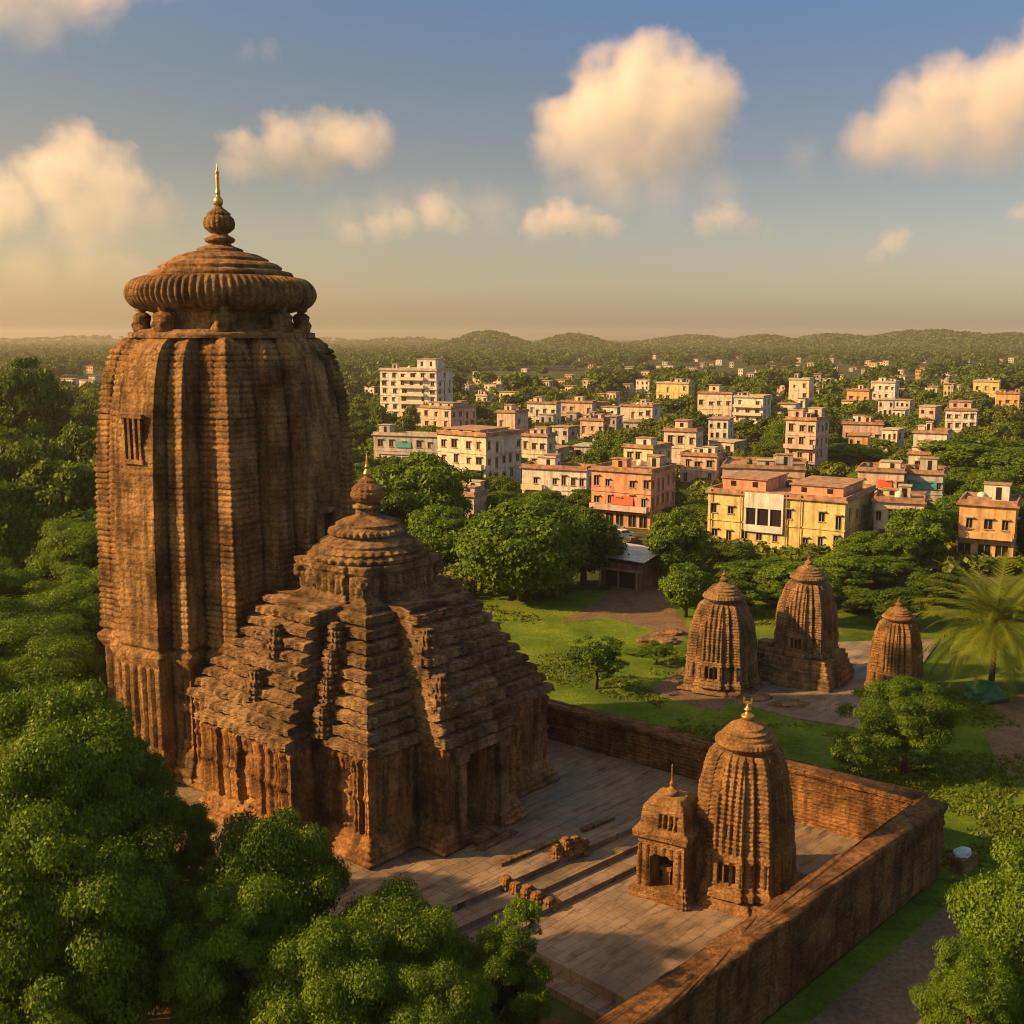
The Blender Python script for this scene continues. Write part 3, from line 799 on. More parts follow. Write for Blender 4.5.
rough_wall('court_wall', 'long worn brown stone side wall of the court, with the dirt road outside it', C_out, rw, 46, 1.25, GZ, wall_top, -1, M_WALL, 3)
back_o = B_r - bw * 0.1
nrm = Vector((-bw.y, bw.x, 0))
if nrm.y < 0: nrm = -nrm
rough_wall('court_wall', 'stone back wall of the court, half sunlit orange, with the lawn and old shrines behind', back_o + nrm * 1.15, bw, 44, 1.15, GZ, wall_top - .06, 1 if bw.cross(nrm).z < 0 else -1, M_WALL, 8)

# floors: lower court, upper terrace and the long steps between
inner = C_out - Vector((rw.y, -rw.x, 0)) * 0
nR = Vector((-rw.y, rw.x, 0))
if nR.x > 0: nR = -nR
c0 = C_out + nR * .6
near = G3(648, 1010, CZ)
k_near = (near - c0).dot(rw)
court = [Vector((B_r.x, B_r.y, 0)) + nrm * .5 - bw * 1.2, c0 + rw * k_near, c0 + rw * k_near + W * 36, Vector((B_r.x, B_r.y, 0)) + bw * 42 + nrm * .5]
def meet(p, d, q, e):
    t = ((q.x - p.x) * e.y - (q.y - p.y) * e.x) / (d.x * e.y - d.y * e.x)
    return p + d * t
sheet('court', court, CZ, M_PAVE, thick=1.3)
# outer ledge of the platform below the near edge
lp = [c0 + rw * k_near, c0 + rw * (k_near + 1.3), c0 + rw * (k_near + 1.3) + W * 34, c0 + rw * k_near + W * 34]
sheet('platform_ledge', lp, CZ - .55, M_PAVE2, thick=.9)
E1a = G3(440, 912, 0); E1b = G3(640, 824, 0)
ed = (E1b - E1a); ed.z = 0; ed.normalize(); en = Vector((-ed.y, ed.x, 0))
bq = Vector((B_r.x, B_r.y, 0)) + nrm * .4
def to_back(o): return meet(E1a - en * o, ed, bq, bw)
tr = [E1a - ed * 9, to_back(0), bq + bw * 42, E1a - ed * 9 + en * 30]
sheet('upper_terrace', tr, 0.0, M_PAVE2, thick=1.1)
def strip(name, a, b, o0, o1, z, th):
    P = lambda t, o: to_back(o) if t >= 30 else E1a + ed * t - en * o
    return sheet(name, [P(a, o0), P(b, o0), P(b, o1), P(a, o1)], z, M_PAVE2, thick=th)
strip('terrace_step', -9, 30, -.02, 1.5, -.36, .7)
strip('terrace_step', 5.0, 30, 1.5, 2.9, -.68, .4)
strip('terrace_step', -9, 4.0, 1.5, 3.4, -.72, .4)

# carved balustrades on the long steps
def balustrade(label, P, rot, parts):
    t = thing('carved_balustrade', label, 'stone carving', P, rot)
    for i_, (x, y, z, w, h) in enumerate(parts):
        carved_turret('carved_block', t, (x, y, z), 0, w, h, M_SMALL, 51 + i_, 3)
    return t
p = G3(524, 893, -.5)
balustrade('low broken row of carved stones at the near end of the long terrace steps', (p.x, p.y, -.8), math.atan2(ed.y, ed.x), [(-.5, 1.0, .2, 1.0, .9), (-.3, .35, .1, 1.0, .85), (.0, -.3, .0, 1.05, .9), (.2, -.95, -.1, 1.0, .8), (.5, -1.6, -.2, .9, .7)])
p = G3(570, 853, 0)
balustrade('carved stone block with upright ribs on the terrace edge near the hall doorway', (p.x, p.y, 0.0), math.atan2(ed.y, ed.x), [(-.9, .3, 0, .75, .8), (-.25, .1, 0, .8, 1.1), (.45, .0, 0, .8, 1.0), (1.1, -.2, -.3, .6, 1.0)])
# long curb slabs lying on the terrace
for (x, y, L, lab) in ((500, 866, 5.0, 'long thin stone kerb lying on the terrace in front of the carved stones'), (582, 832, 3.0, 'short thin stone kerb lying on the terrace behind the ribbed block')):
    p = G3(x, y, 0); mbk = MB(); mbk.box(0, L, -.18, .18, -.02, .22)
    o = mbk.build('stone_kerb', M_HALL, None, (p.x, p.y, 0.0), math.atan2(ed.y, ed.x)); tag(o, lab, 'kerb')
# loose carved stone beside the porch
p = G3(682, 905, CZ)
carv = carved_turret('guardian_stone', None, (p.x, p.y - .3, CZ), SA, .8, 1.1, M_SMALL, 77, 3)
tag(carv, 'small carved guardian stone standing between the porch and the court shrine', 'stone carving')

# lawn and paths outside
lawn = [G3(400, 588), G3(1250, 600), G3(1250, 1010), G3(1010, 1010), C_out + rw * 1.0 - nR * 1.6, C_out + nrm * 0 , B_l + nrm * .4, B_l + bw * 14]
sheet('lawn', [G3(400, 588), G3(1400, 600), G3(1400, 900), Vector((C_out.x + 3.0, C_out.y - 1.0, 0)), Vector((C_out.x - .5, C_out.y - .2, 0)), B_l + nrm * .5, B_l + bw * 12], GZ + .004, M_LAWN)
strip_l = [C_out + rw * .5 - nR * 0.05, C_out + rw * 40 - nR * .05, C_out + rw * 40 - nR * 1.5, C_out + rw * .5 - nR * 1.8]
sheet('grass_verge', strip_l, GZ + .012, M_LAWN)
road = [C_out + rw * 1.5 - nR * 1.3, C_out + rw * 42 - nR * 1.1, C_out + rw * 42 - nR * 12, C_out + rw * 14 - nR * 9.5, C_out + rw * 1.5 - nR * 5.5, C_out - rw * 1.6 - nR * 4.2]
sheet('dirt_road', road, GZ + .008, M_DIRT)
sheet('stone_paving', [G3(690, 688), G3(770, 645), G3(940, 640), G3(905, 690), G3(868, 731), G3(800, 720), G3(745, 706)], GZ + .15, M_SLAB, thick=.2)
sheet('footpath', [G3(560, 622), G3(600, 600), G3(628, 570), G3(662, 570), G3(668, 600), G3(690, 632), G3(672, 650), G3(640, 648), G3(655, 630), G3(610, 618)], GZ + .008, M_PATH)
sheet('earth_patch', [G3(985, 690), G3(1060, 700), G3(1060, 790), G3(1000, 770), G3(985, 735), G3(1000, 715)], GZ + .010, M_PATH)
sheet('earth_patch', [G3(690, 662), G3(650, 690), G3(690, 705), G3(720, 712), G3(735, 690)], GZ + .010, M_PATH)
sheet('earth_floor', [G3(-60, 1023), G3(-40, 700), G3(190, 800), G3(330, 880), G3(540, 1010), G3(640, 1060), G3(400, 1300), G3(0, 1300)], GZ + .006, ground_mat('bare_earth', [(0.3, (0.05, 0.03, 0.016)), (0.7, (0.12, 0.065, 0.03))], 0.4, 3.0, 0.6))

def rock(name, label, loc, r, seed, mat, sq=(1, 1, .6), cat='rock', group=None):
    bm = bmesh.new(); bmesh.ops.create_icosphere(bm, subdivisions=4, radius=1.0)
    co = np.array([v.co for v in bm.verts])
    d = 1 + .28 * fbm(co[:, 0] + seed * 3, co[:, 1], co[:, 2], 1.1, 3, seed)
    for v, f in zip(bm.verts, d): v.co = Vector((v.co.x * f * sq[0] * r, v.co.y * f * sq[1] * r, v.co.z * f * sq[2] * r))
    me = bpy.data.meshes.new(name); bm.to_mesh(me); bm.free(); me.materials.append(mat)
    return tag(link(name, me, None, loc), label, cat, group)
M_ROCK = stone_mat('boulder_stone', (0.04, 0.025, 0.014), (0.10, 0.055, 0.028), (0.16, 0.09, 0.045), .5, .8, .3, .3)
for i_, (x, y, r, lab) in enumerate(((92, 990, 2.1, 'large sloping brown boulder under the trees in the lower left corner'), (150, 985, 1.5, 'dark rounded boulder in the shade right of the large sloping one'), (20, 1015, 1.6, 'orange-brown rock at the very bottom left corner'), (205, 1005, 1.2, 'small dark rock at the foot of the nearest central tree'))):
    p = G3(x, y); rock('boulder', lab, (p.x, p.y, GZ + r * .2), r, 5 + i_, M_ROCK, (1.5, .9, .55))
p = G3(690, 640)
for i_, (x, y, r, lab) in enumerate(((657, 642, 1.7, 'pale flat heap of stones on the lawn left of the leftmost lawn shrine'), (672, 634, 1.2, 'small pale stone heap behind the flat one on the lawn'), (790, 706, 1.4, 'broken brown stone block at the edge of the paving before the lawn shrines'), (757, 700, 1.2, 'rough stone lump at the foot of the leftmost lawn shrine'))):
    p = G3(x, y); rock('stone_heap', lab, (p.x, p.y, GZ + .1), r, 15 + i_, M_OLD, (1.3, .8, .4), 'stones')
# grass tufts over the lawn
trng = np.random.default_rng(12)
q = []
for i in range(26000):
    px, py = trng.uniform(440, 1080), 606 + 260 * trng.random() ** 1.2
    p = ground(px, py); v_ = Vector((p.x, p.y, 0))
    if (v_ - Vector((B_r.x, B_r.y, 0))).dot(nrm) < 1.6 and p.x < C_out.x + 1: continue
    if (v_ - Vector((C_out.x, C_out.y, 0))).dot(-nR) < 1 and p.y < C_out.y: continue
    if p.x > C_out.x - 1 and p.y < C_out.y - 1: continue
    q.append((p.x, p.y))
q = np.array(q)
cl_ = fbm(q[:, 0] / 6, q[:, 1] / 6, q[:, 0] * 0, 1, 3, 3)
pav = np.array([[ (a - 765) * 0 for a in (0,)]])
q = q[cl_ > .2]
pp_ = np.array([project((a, b, GZ)) for a, b in q])
on_pave = (pp_[:, 0] > 690) & (pp_[:, 0] < 925) & (pp_[:, 1] > 640) & (pp_[:, 1] < 725)
on_path = (pp_[:, 0] > 560) & (pp_[:, 0] < 690) & (pp_[:, 1] > 570) & (pp_[:, 1] < 650)
q = q[~on_pave & ~on_path]
V, F = [], []
for (a, b) in q:
    for k_ in range(3):
        an = trng.uniform(0, 6.28); h_ = trng.uniform(.08, .26); w_ = trng.uniform(.06, .16); ox, oy = trng.normal() * .18, trng.normal() * .18
        ca, sa = math.cos(an) * w_, math.sin(an) * w_; lx, ly = trng.normal() * .12, trng.normal() * .12
        n0 = len(V); V += [(a + ox - ca, b + oy - sa, GZ), (a + ox + ca, b + oy + sa, GZ), (a + ox + ca * .3 + lx, b + oy + sa * .3 + ly, GZ + h_), (a + ox - ca * .3 + lx, b + oy - sa * .3 + ly, GZ + h_)]
        F.append((n0, n0 + 1, n0 + 2, n0 + 3))
o = link('grass', np_mesh('grass', np.array(V), np.array(F), leaf_mat('grass_blades', (0.03, 0.065, 0.005), (0.12, 0.17, 0.014), .35, .12)))
tag(o, 'rough tufts of green grass growing over the lawn', 'grass', kind='stuff')
p = G3(766, 676)
tag(carved_turret('ruined_shrine', None, (p.x, p.y, GZ + .1), R(60), 3.0, 3.7, M_OLD, 83, 3), 'low broken shrine stump standing between the left and the middle lawn shrine', 'ruin')
# wrapped bundle on a plinth by the corner of the court wall
p = G3(962, 868)
bt = thing('water_tank', 'small stone block with a pale blue tarpaulin bundle on top, at the wall corner', 'stone block', (p.x, p.y, GZ), R(40))
mbk = MB(); mbk.box(-1.0, .9, -.55, .55, 0, .95); mbk.build('block', M_OLD, bt)
o = rock('tarpaulin', None, (-.0, 0, 1.05), .62, 31, plain_mat('blue_tarpaulin', (0.35, 0.45, 0.55), .6), (1.2, .85, .5), None); o.parent = bt
if 'label' in o: del o['label']
p = G3(984, 700)
o = rock('green_tarpaulin', 'rumpled bright green tarpaulin heap on the lawn below the palm', (p.x, p.y, GZ + .5), 1.6, 36, plain_mat('green_tarpaulin', (0.008, 0.11, 0.035), .55), (1.2, .8, .8), 'tarpaulin')
# ------------------------------------------------------------------ trees
M_LEAF_N = leaf_mat('leaves_bright', (0.018, 0.052, 0.003), (0.115, 0.205, 0.011), .35, .3)
M_LEAF_D = leaf_mat('leaves_dark', (0.014, 0.042, 0.004), (0.085, 0.145, 0.010), .28, .25)
M_LEAF_F = leaf_mat('leaves_far', (0.022, 0.052, 0.005), (0.105, 0.145, 0.013), .25, .06)
M_BARK = plain_mat('bark', (0.07, 0.045, 0.028), .95, 0, .4, 3.0, .6)

def crown_np(rng, Rx, Rz, lumps, leaves, leaf, inner=.55, lump_r=(.22, .36), low=-.35, spread=1.0, fill=0):
    """leaf-sized faces gathered in clumps through the crown's volume; centre of the crown at the origin"""
    dirs = rng.normal(size=(lumps * 4, 3)); dirs /= np.linalg.norm(dirs, axis=1)[:, None]
    dirs = dirs[dirs[:, 2] > low][:lumps]
    rad = inner + (1 - inner) * rng.random(len(dirs)) ** .6
    # several boughs, each with its own swelling of foliage, so the outline is uneven
    m = 7
    bd = rng.normal(size=(m, 3)); bd /= np.linalg.norm(bd, axis=1)[:, None]; bd[:, 2] = np.abs(bd[:, 2]) * .9 - .25
    sw = np.clip(dirs @ bd.T, 0, 1).max(1)
    rad = rad * (.70 + .42 * sw ** 2 * spread)
    C = dirs * rad[:, None] * np.array([Rx, Rx, Rz]) * .84
    lr = (lump_r[0] + (lump_r[1] - lump_r[0]) * rng.random(len(dirs)) ** 1.5) * min(Rx, Rz * 1.2)
    pos, nor = [], []
    for c, r in zip(C, lr):
        k = max(8, int(leaves * (r / (np.mean(lr))) ** 2))
        d = rng.normal(size=(k, 3)); d /= np.linalg.norm(d, axis=1)[:, None]
        d[:, 2] = np.where(d[:, 2] < -.45, -d[:, 2], d[:, 2])
        o = c / (np.linalg.norm(c) + 1e-6)
        flip = (d @ o) < -.45
        d[flip] *= -1
        q = c + d * (r * (0.50 + .58 * rng.random(k) + .40 * (rng.random(k) > .90) * rng.random(k)))[:, None] * np.array([1.2, 1.2, .66]) + rng.normal(size=(k, 3)) * r * .09
        pos.append(q); nor.append(d)
    pos = np.vstack(pos); nor = np.vstack(nor)
    n = nor * .9 + np.array([0, 0, .30]) + rng.normal(size=nor.shape) * .45
    return pos, n / np.linalg.norm(n, axis=1)[:, None], leaf
def leaf_quads(rng, pos, n, leaf, aspect=.62):
    k = len(pos)
    a = np.cross(n, rng.normal(size=(k, 3))); a /= np.linalg.norm(a, axis=1)[:, None]
    b = np.cross(n, a)
    s = leaf * (.5 + 1.1 * rng.random(k) ** 1.5)[:, None]
    droop = n * s * .18
    V = np.stack([pos + a * s, pos + b * s * aspect - droop, pos - a * s, pos - b * s * aspect - droop], 1).reshape(-1, 3)
    F = np.arange(4 * k).reshape(-1, 4)
    return V, F
def trunk_mb(rng, H, r, Rx, cz, limbs=7):
    mb = MB()
    bend = rng.normal(size=2) * .25
    top = Vector((bend[0], bend[1], cz * .85))
    mb.tube([(0, 0, -.3), (bend[0] * .3, bend[1] * .3, H * .22), (bend[0] * .7, bend[1] * .7, cz * .55), top], [r * 1.25, r, r * .75, r * .5], 9)
    for i in range(limbs):
        a = 2 * math.pi * (i + rng.random() * .6) / limbs; q = .45 + .45 * rng.random()
        st = Vector((bend[0] * .6, bend[1] * .6, cz * (.45 + .3 * rng.random())))
        en = Vector((math.cos(a) * Rx * q, math.sin(a) * Rx * q, cz + (rng.random() * .5 - .05) * (H - cz)))
        md = (st + en) / 2 + Vector((0, 0, -.06 * Rx))
        mb.tube([st, md, en], [r * .5, r * .3, r * .08], 6)
    return mb
TREE_MESH = {}
def tree_mesh(kind, seed, H, Rx, Rz, lumps, leaves, leaf, mat, r=.35, **kw):
    key = (kind, seed)
    if key not in TREE_MESH:
        rng = np.random.default_rng(seed)
        cz = H - Rz * .92
        pos, n, lf = crown_np(rng, Rx, Rz, lumps, leaves, leaf, **kw)
        V, F = leaf_quads(rng, pos, n, lf); V[:, 2] += cz
        TREE_MESH[key] = (np_mesh('crown', V, F, mat), trunk_mb(rng, H, r, Rx, cz).mesh('trunk', M_BARK, True))
    return TREE_MESH[key]
def place_tree(meshes, loc, s, rot, label, group=None, name='broadleaf_tree', cat='tree', sz=None):
    o = thing(name, label, cat, loc, rot, group)
    o.scale = (s, s, sz if sz else s)
    link('crown', meshes[0], o); link('trunk', meshes[1], o)
    return o

# prototypes: near (fine leaves), middle distance, far
NEAR = [tree_mesh('near', 100 + i, 10, 5.2, 4.8, 150, 980, .068, M_LEAF_N, .32, inner=.40, lump_r=(.10, .22), low=-.95) for i in range(3)]
MID = [tree_mesh('mid', 200 + i, 10, 5.0, 5.3, 130, 230, .19, M_LEAF_D if i % 2 else M_LEAF_N, .38, inner=.45, lump_r=(.14, .28), low=-.95) for i in range(5)]
ROUND = tree_mesh('round', 301, 10, 6.8, 5.5, 210, 280, .19, M_LEAF_N, .55, spread=.35, inner=.80, lump_r=(.14, .22), low=-.9)
SPARSE = [tree_mesh('sparse', 350 + i, 10, 5.0, 4.8, 60, 150, .15, M_LEAF_N, .22, inner=.25, lump_r=(.10, .24), low=-.7) for i in range(2)]
FAR = [tree_mesh('far', 400 + i, 10, 5.2, 4.2, 34, 60, .52, M_LEAF_F, .4, inner=.5, lump_r=(.25, .38), low=-.45) for i in range(4)]

def tree_at(meshes, px, d, top_px, R_px, label, rot=None, group=None, base_R=5.0, sz=1.0, name='broadleaf_tree'):
    """a tree at distance d whose crown reaches the photo row top_px and is R_px wide each way"""
    x = (px - 512) / FPX * d * 1.0
    s = R_px * d / FPX / base_R
    ztop = CAMH - (top_px - HZ) * d / FPX * .985
    H = (ztop - GZ) * .955
    o = place_tree(meshes, (x, d, GZ), s, rot if rot is not None else random.random() * 6.28, label, group, name, sz=H / 10.0)
    k = H / 10.0
    if k > 1.6 * s:                        # tall tree: keep the crown's own proportions and lift it on a longer trunk
        c = o.children[0]; kz = 1.6 * s / k
        c.scale = (1, 1, kz); c.location = (0, 0, 10 * (1 - kz))
    return o
# foreground mass, lower left
tree_at(NEAR[0], 36, 50, 652, 108, 'tall bright green tree in the lower left, highest of the near clump', 1.0)
tree_at(NEAR[1], -40, 55, 640, 100, 'bright green tree cut by the left edge of the photo, behind the tall near one', 2.0)
tree_at(NEAR[2], 108, 51, 735, 50, 'bushy green tree right of the tallest near tree, in front of the tower foot', 3.1)
tree_at(NEAR[1], 245, 48, 806, 96, 'broad green tree in front of the hall wall, centre of the near clump', .4)
tree_at(NEAR[0], 388, 46, 900, 88, 'lower dark green tree right of the broad near one, before the terrace corner', 4.0)
tree_at(NEAR[2], 500, 45, 955, 58, 'small dark green tree at the right end of the near clump', 5.0)
tree_at(SPARSE[1], 521, 46, 915, 30, 'slim bright shoot of a young tree rising at the right end of the near clump', 5.6, name='young_tree')
tree_at(NEAR[2], 30, 42, 800, 120, 'shaded green tree lowest at the left edge, above the boulders', .9)
tree_at(NEAR[1], 440, 40, 985, 80, 'dark shaded tree at the bottom edge, left of the platform corner', 2.9)
tree_at(NEAR[2], 185, 44, 900, 70, 'shaded undergrowth tree over the dark boulders', 1.7)
tree_at(NEAR[0], 75, 44, 815, 105, 'shaded green tree low in front of the tallest near tree', 3.4)
tree_at(NEAR[1], -20, 46, 735, 85, 'green tree low at the left edge in front of the tallest near tree', 1.2)
tree_at(NEAR[2], 215, 43, 890, 90, 'shaded lower tree below the broad near tree, over the dark rocks', 5.2)
tree_at(NEAR[1], 320, 41.5, 925, 95, 'dark shaded tree at the bottom edge below the lower dark green tree', 3.7)
tree_at(NEAR[0], 158, 51, 800, 42, 'bushy green tree in the gap between the tallest and the broad near tree', 4.4)
# lower right
tree_at(NEAR[1], 1088, 44, 836, 100, 'bright green tree in the lower right corner beside the dirt road', 2.2)
tree_at(NEAR[0], 1012, 41, 970, 60, 'small leafy tree at the bottom edge right of the dirt road', .2)
# trees round the lawn
tree_at(ROUND, 524, 141, 489, 82, 'great round dark green tree on the lawn behind the hall', .7, None, 6.8)
tree_at(MID[1], 585, 150, 498, 40, 'dark tree pressed against the right side of the great round tree', 2.7)
tree_at(MID[0], 420, 175, 440, 52, 'tall green tree left of the great round tree, below the white tower block', 1.9)
tree_at(MID[3], 385, 165, 478, 40, 'dark green tree beside the tower, behind the hall finial', .3)
tree_at(MID[2], 440, 160, 498, 40, 'lower green tree between the hall finial and the great round tree', 4.3)
tree_at(NEAR[1], 925, 83, 676, 62, 'rounded green tree just outside the court back corner', 3.3)
tree_at(SPARSE[0], 872, 80, 742, 30, 'small shrub-like tree at the left foot of the rounded corner tree', 3.9)
tree_at(SPARSE[1], 600, 104, 640, 38, 'sparse young tree behind the court back wall', 2.0, name='young_tree')
tree_at(SPARSE[0], 662, 112, 648, 22, 'dark low bush left of the leftmost lawn shrine', 1.2, name='bush')
tree_at(SPARSE[1], 640, 116, 660, 16, 'little bush on the lawn beside the sparse young tree', 1.8, name='bush')
for (px, d, tp, rp, lab) in ((680, 150, 505, 30, 'full green tree behind the leftmost lawn shrine, right of the market lane'), (668, 158, 520, 26, 'green tree at the right edge of the market lane'),
        (755, 145, 560, 36, 'green tree behind the gap between the left and middle lawn shrines'), (800, 140, 560, 38, 'dark tree behind the middle lawn shrine'),
        (848, 146, 552, 36, 'dark green tree between the middle and smallest lawn shrines'), (890, 150, 556, 34, 'dark tree below the small cream house, behind the smallest lawn shrine'),
        (924, 165, 503, 37, 'tall green tree in front of the orange house, left side'), (905, 160, 530, 26, 'green tree leaning on the tall one left of the orange house'),
        (1022, 132, 592, 40, 'bright green tree behind the palm at the right edge'), (738, 160, 545, 24, 'green tree at the left foot of the yellow building'),
        (690, 132, 560, 30, 'green tree close behind the leftmost lawn shrine'), (735, 134, 582, 34, 'bushy tree between the leftmost lawn shrine and the yellow building'), (826, 128, 578, 30, 'dark bushy tree close behind the middle lawn shrine'), (905, 128, 590, 34, 'dark bushy tree close behind the smallest lawn shrine'), (945, 138, 575, 30, 'green tree left of the palm and below the orange house'), (870, 160, 535, 30, 'dark green tree at the right foot of the yellow building'), (772, 158, 560, 34, 'broad green tree before the front of the yellow building'), (820, 152, 565, 30, 'low broad tree before the right part of the yellow building'),
        (782, 138, 585, 22, 'low dark tree between the left and middle lawn shrine crowns'), (862, 134, 590, 26, 'low dark shrub tree right of the middle lawn shrine')):
    tree_at(MID[(int(px) + int(d)) % 5], px, d, tp, rp, lab)
for (px, d, tp, rp, lab) in ((985, 250, 428, 62, 'large green tree above the orange house at the right edge'), (1030, 235, 440, 45, 'green tree cut by the right edge above the orange house'), (945, 270, 455, 32, 'green tree left of the large one above the orange house'),
        (565, 235, 470, 26, 'dark tree among the houses behind the great round tree'), (740, 215, 498, 28, 'tree tops showing over the roof of the yellow building'), (812, 225, 490, 30, 'pale green tree behind the roof of the yellow building'),
        (775, 250, 470, 38, 'green tree below the pink two-part house in mid town'), (845, 290, 440, 40, 'green tree right of the pink two-part house in mid town')):
    tree_at(MID[(int(px)) % 5], px, d, tp, rp, lab)

# the wood left of the tower: single trees, all alike from here
rng = np.random.default_rng(8)
wood = []
for i in range(4000):
    if len(wood) >= 85: break
    y = 60 + 440 * rng.random() ** 1.3
    px = -60 + 175 * rng.random()
    x = (px - 512) / FPX * y
    tp_min = 372 if y > 200 else 400
    if y < 78: continue
    if any((x - a) ** 2 + (y - b) ** 2 < (6.5 + y * .012) ** 2 for a, b in wood): continue
    if (x + 22) ** 2 + (y - 85) ** 2 < 14 ** 2: continue
    wood.append((x, y))
for i, (x, y) in enumerate(wood):
    h = 14 + 5 * rng.random() + (4 if y > 130 and y < 250 else 0)
    if y < 120: h = 9.5 + 3 * rng.random()
    s = 1.15 + .5 * rng.random()
    place_tree(NEAR[i % 3] if y < 125 else MID[i % 5] if y < 300 else FAR[i % 4], (x, y, GZ), s, rng.random() * 6.28, 'dense green tree of the wood left of the tallest temple tower', 'trees of the wood left of the tower', sz=h / 10)
tree_at(MID[0], 24, 215, 338, 40, 'tallest tree of the left wood, rising to the horizon at the left edge', .5)

# palm
def palm(label, loc, H, L, nf, seed):
    t = thing('date_palm', label, 'palm tree', loc, 0)
    rng = np.random.default_rng(seed)
    tb = MB(); tb.tube([(0, 0, -.2), (.1, 0, H * .5), (.05, .05, H)], [.32, .26, .30], 10); tb.build('trunk', M_BARK, t, smooth=True)
    M = leaf_mat('palm_leaf', (0.06, 0.10, 0.008), (0.17, 0.21, 0.02), .35, .3)
    for i in range(nf):
        a = 2.399 * i + rng.random() * .3
        el = R(78) - R(105) * (i / (nf - 1)) ** .9 + rng.normal() * .08
        ll = L * (.85 + .3 * rng.random())
        p = np.zeros((15, 3)); e_ = el; pos = np.array([0, 0, H + .1])
        for j in range(15):
            p[j] = pos
            pos = pos + ll / 14 * np.array([math.cos(a) * math.cos(e_), math.sin(a) * math.cos(e_), math.sin(e_)]); e_ -= .055 + .045 * rng.random()
        V, F = [], []
        side = np.array([-math.sin(a), math.cos(a), 0])
        for j in range(1, 14):
            for u_ in (0, .33, .66):
                q = p[j] * (1 - u_) + p[j + 1] * u_
                tdir = p[j + 1] - p[j]; tdir /= np.linalg.norm(tdir)
                wl = (.80 * math.sin(math.pi * min(1, (j + u_) / 13.5) ** .7) + .2) * L / 5.5
                for sgn in (-1, 1):
                    dv = side * sgn * .75 + tdir * .75 + np.array([0, 0, -.12 + .25 * rng.random()]); dv /= np.linalg.norm(dv)
                    tip = q + dv * wl - np.array([0, 0, .12 * wl]); wd = tdir * .040 * L / 5
                    n0 = len(V); V += [q - wd, q + wd, tip + wd * .2, tip - wd * .2]; F.append((n0, n0 + 1, n0 + 2, n0 + 3))
        n0 = len(V)
        for j in range(15): V += [p[j] - side * .05, p[j] + side * .05]
        for j in range(14): F.append((n0 + 2*j, n0 + 2*j + 1, n0 + 2*j + 3, n0 + 2*j + 2))
        link('frond', np_mesh('frond', np.array(V), np.array(F), M), t)
    return t
p = ground(990, 694)
palm('large yellow-green palm with long drooping fronds near the right edge, on the lawn', (p.x, p.y, GZ), 7.0, 8.6, 60, 3)
p = ground(1030, 650)
palm('second smaller palm cut by the right edge, behind the large palm', (p.x, p.y, GZ), 7.5, 5.0, 26, 9)
# ------------------------------------------------------------------ the town
WALLM = {}
def wall_mat(key):
    cols = {'white': (0.66, 0.63, 0.58), 'cream': (0.64, 0.57, 0.45), 'yellow': (0.64, 0.53, 0.22), 'paleyellow': (0.64, 0.59, 0.36), 'pink': (0.60, 0.43, 0.36), 'orange': (0.64, 0.38, 0.17),
            'grey': (0.44, 0.42, 0.38), 'teal': (0.30, 0.42, 0.42), 'blue': (0.32, 0.42, 0.50), 'brick': (0.30, 0.14, 0.09), 'salmon': (0.62, 0.30, 0.19)}
    if key not in WALLM:
        col = cols[key]
        m, n, l = new_mat('painted_plaster_' + key)
        tc = n.new('ShaderNodeTexCoord'); src = tc.outputs['Object']
        out = n.new('ShaderNodeOutputMaterial'); b = n.new('ShaderNodeBsdfPrincipled'); b.inputs['Roughness'].default_value = .85
        a = noise_node(n, l, src, .5, 5, .65); r = ramp(n, [(0.32, tuple(c * .55 for c in col)), (0.62, col)]); l.new(a.outputs[0], r.inputs[0])
        s = noise_node(n, l, src, 1.0, 4, .65, (1.3, 1.3, .12)); r3 = ramp(n, [(0.48, (0, 0, 0)), (0.70, (.85, .85, .85))]); l.new(s.outputs[0], r3.inputs[0])
        c = mixc(n, l, r3.outputs[0], r.outputs[0], tuple(c * .33 for c in col))
        l.new(c, b.inputs['Base Color']); l.new(b.outputs[0], out.inputs['Surface'])
        WALLM[key] = m
    return WALLM[key]
M_ROOF = plain_mat('terracotta_roof', (0.26, 0.155, 0.095), .9, 0, .55, .9)
M_ROOFG = plain_mat('concrete_roof', (0.34, 0.29, 0.23), .9, 0, .35, .8)
M_TRIM = plain_mat('trim_plaster', (0.52, 0.44, 0.33), .85, 0, .2, 1.5)
M_FRAME = plain_mat('window_frame', (0.30, 0.24, 0.17), .7, 0, .2, 2)
M_SHUT = plain_mat('red_shutter', (0.45, 0.07, 0.02), .7, 0, .3, 2)
M_TEALA = plain_mat('teal_awning', (0.03, 0.20, 0.21), .7, 0, .2, 2)
m, n, l = new_mat('window_glass')
_o = n.new('ShaderNodeOutputMaterial'); _b = n.new('ShaderNodeBsdfPrincipled'); _b.inputs['Base Color'].default_value = (0.02, 0.018, 0.016, 1); _b.inputs['Roughness'].default_value = .15
l.new(_b.outputs[0], _o.inputs['Surface']); M_GLASS = m

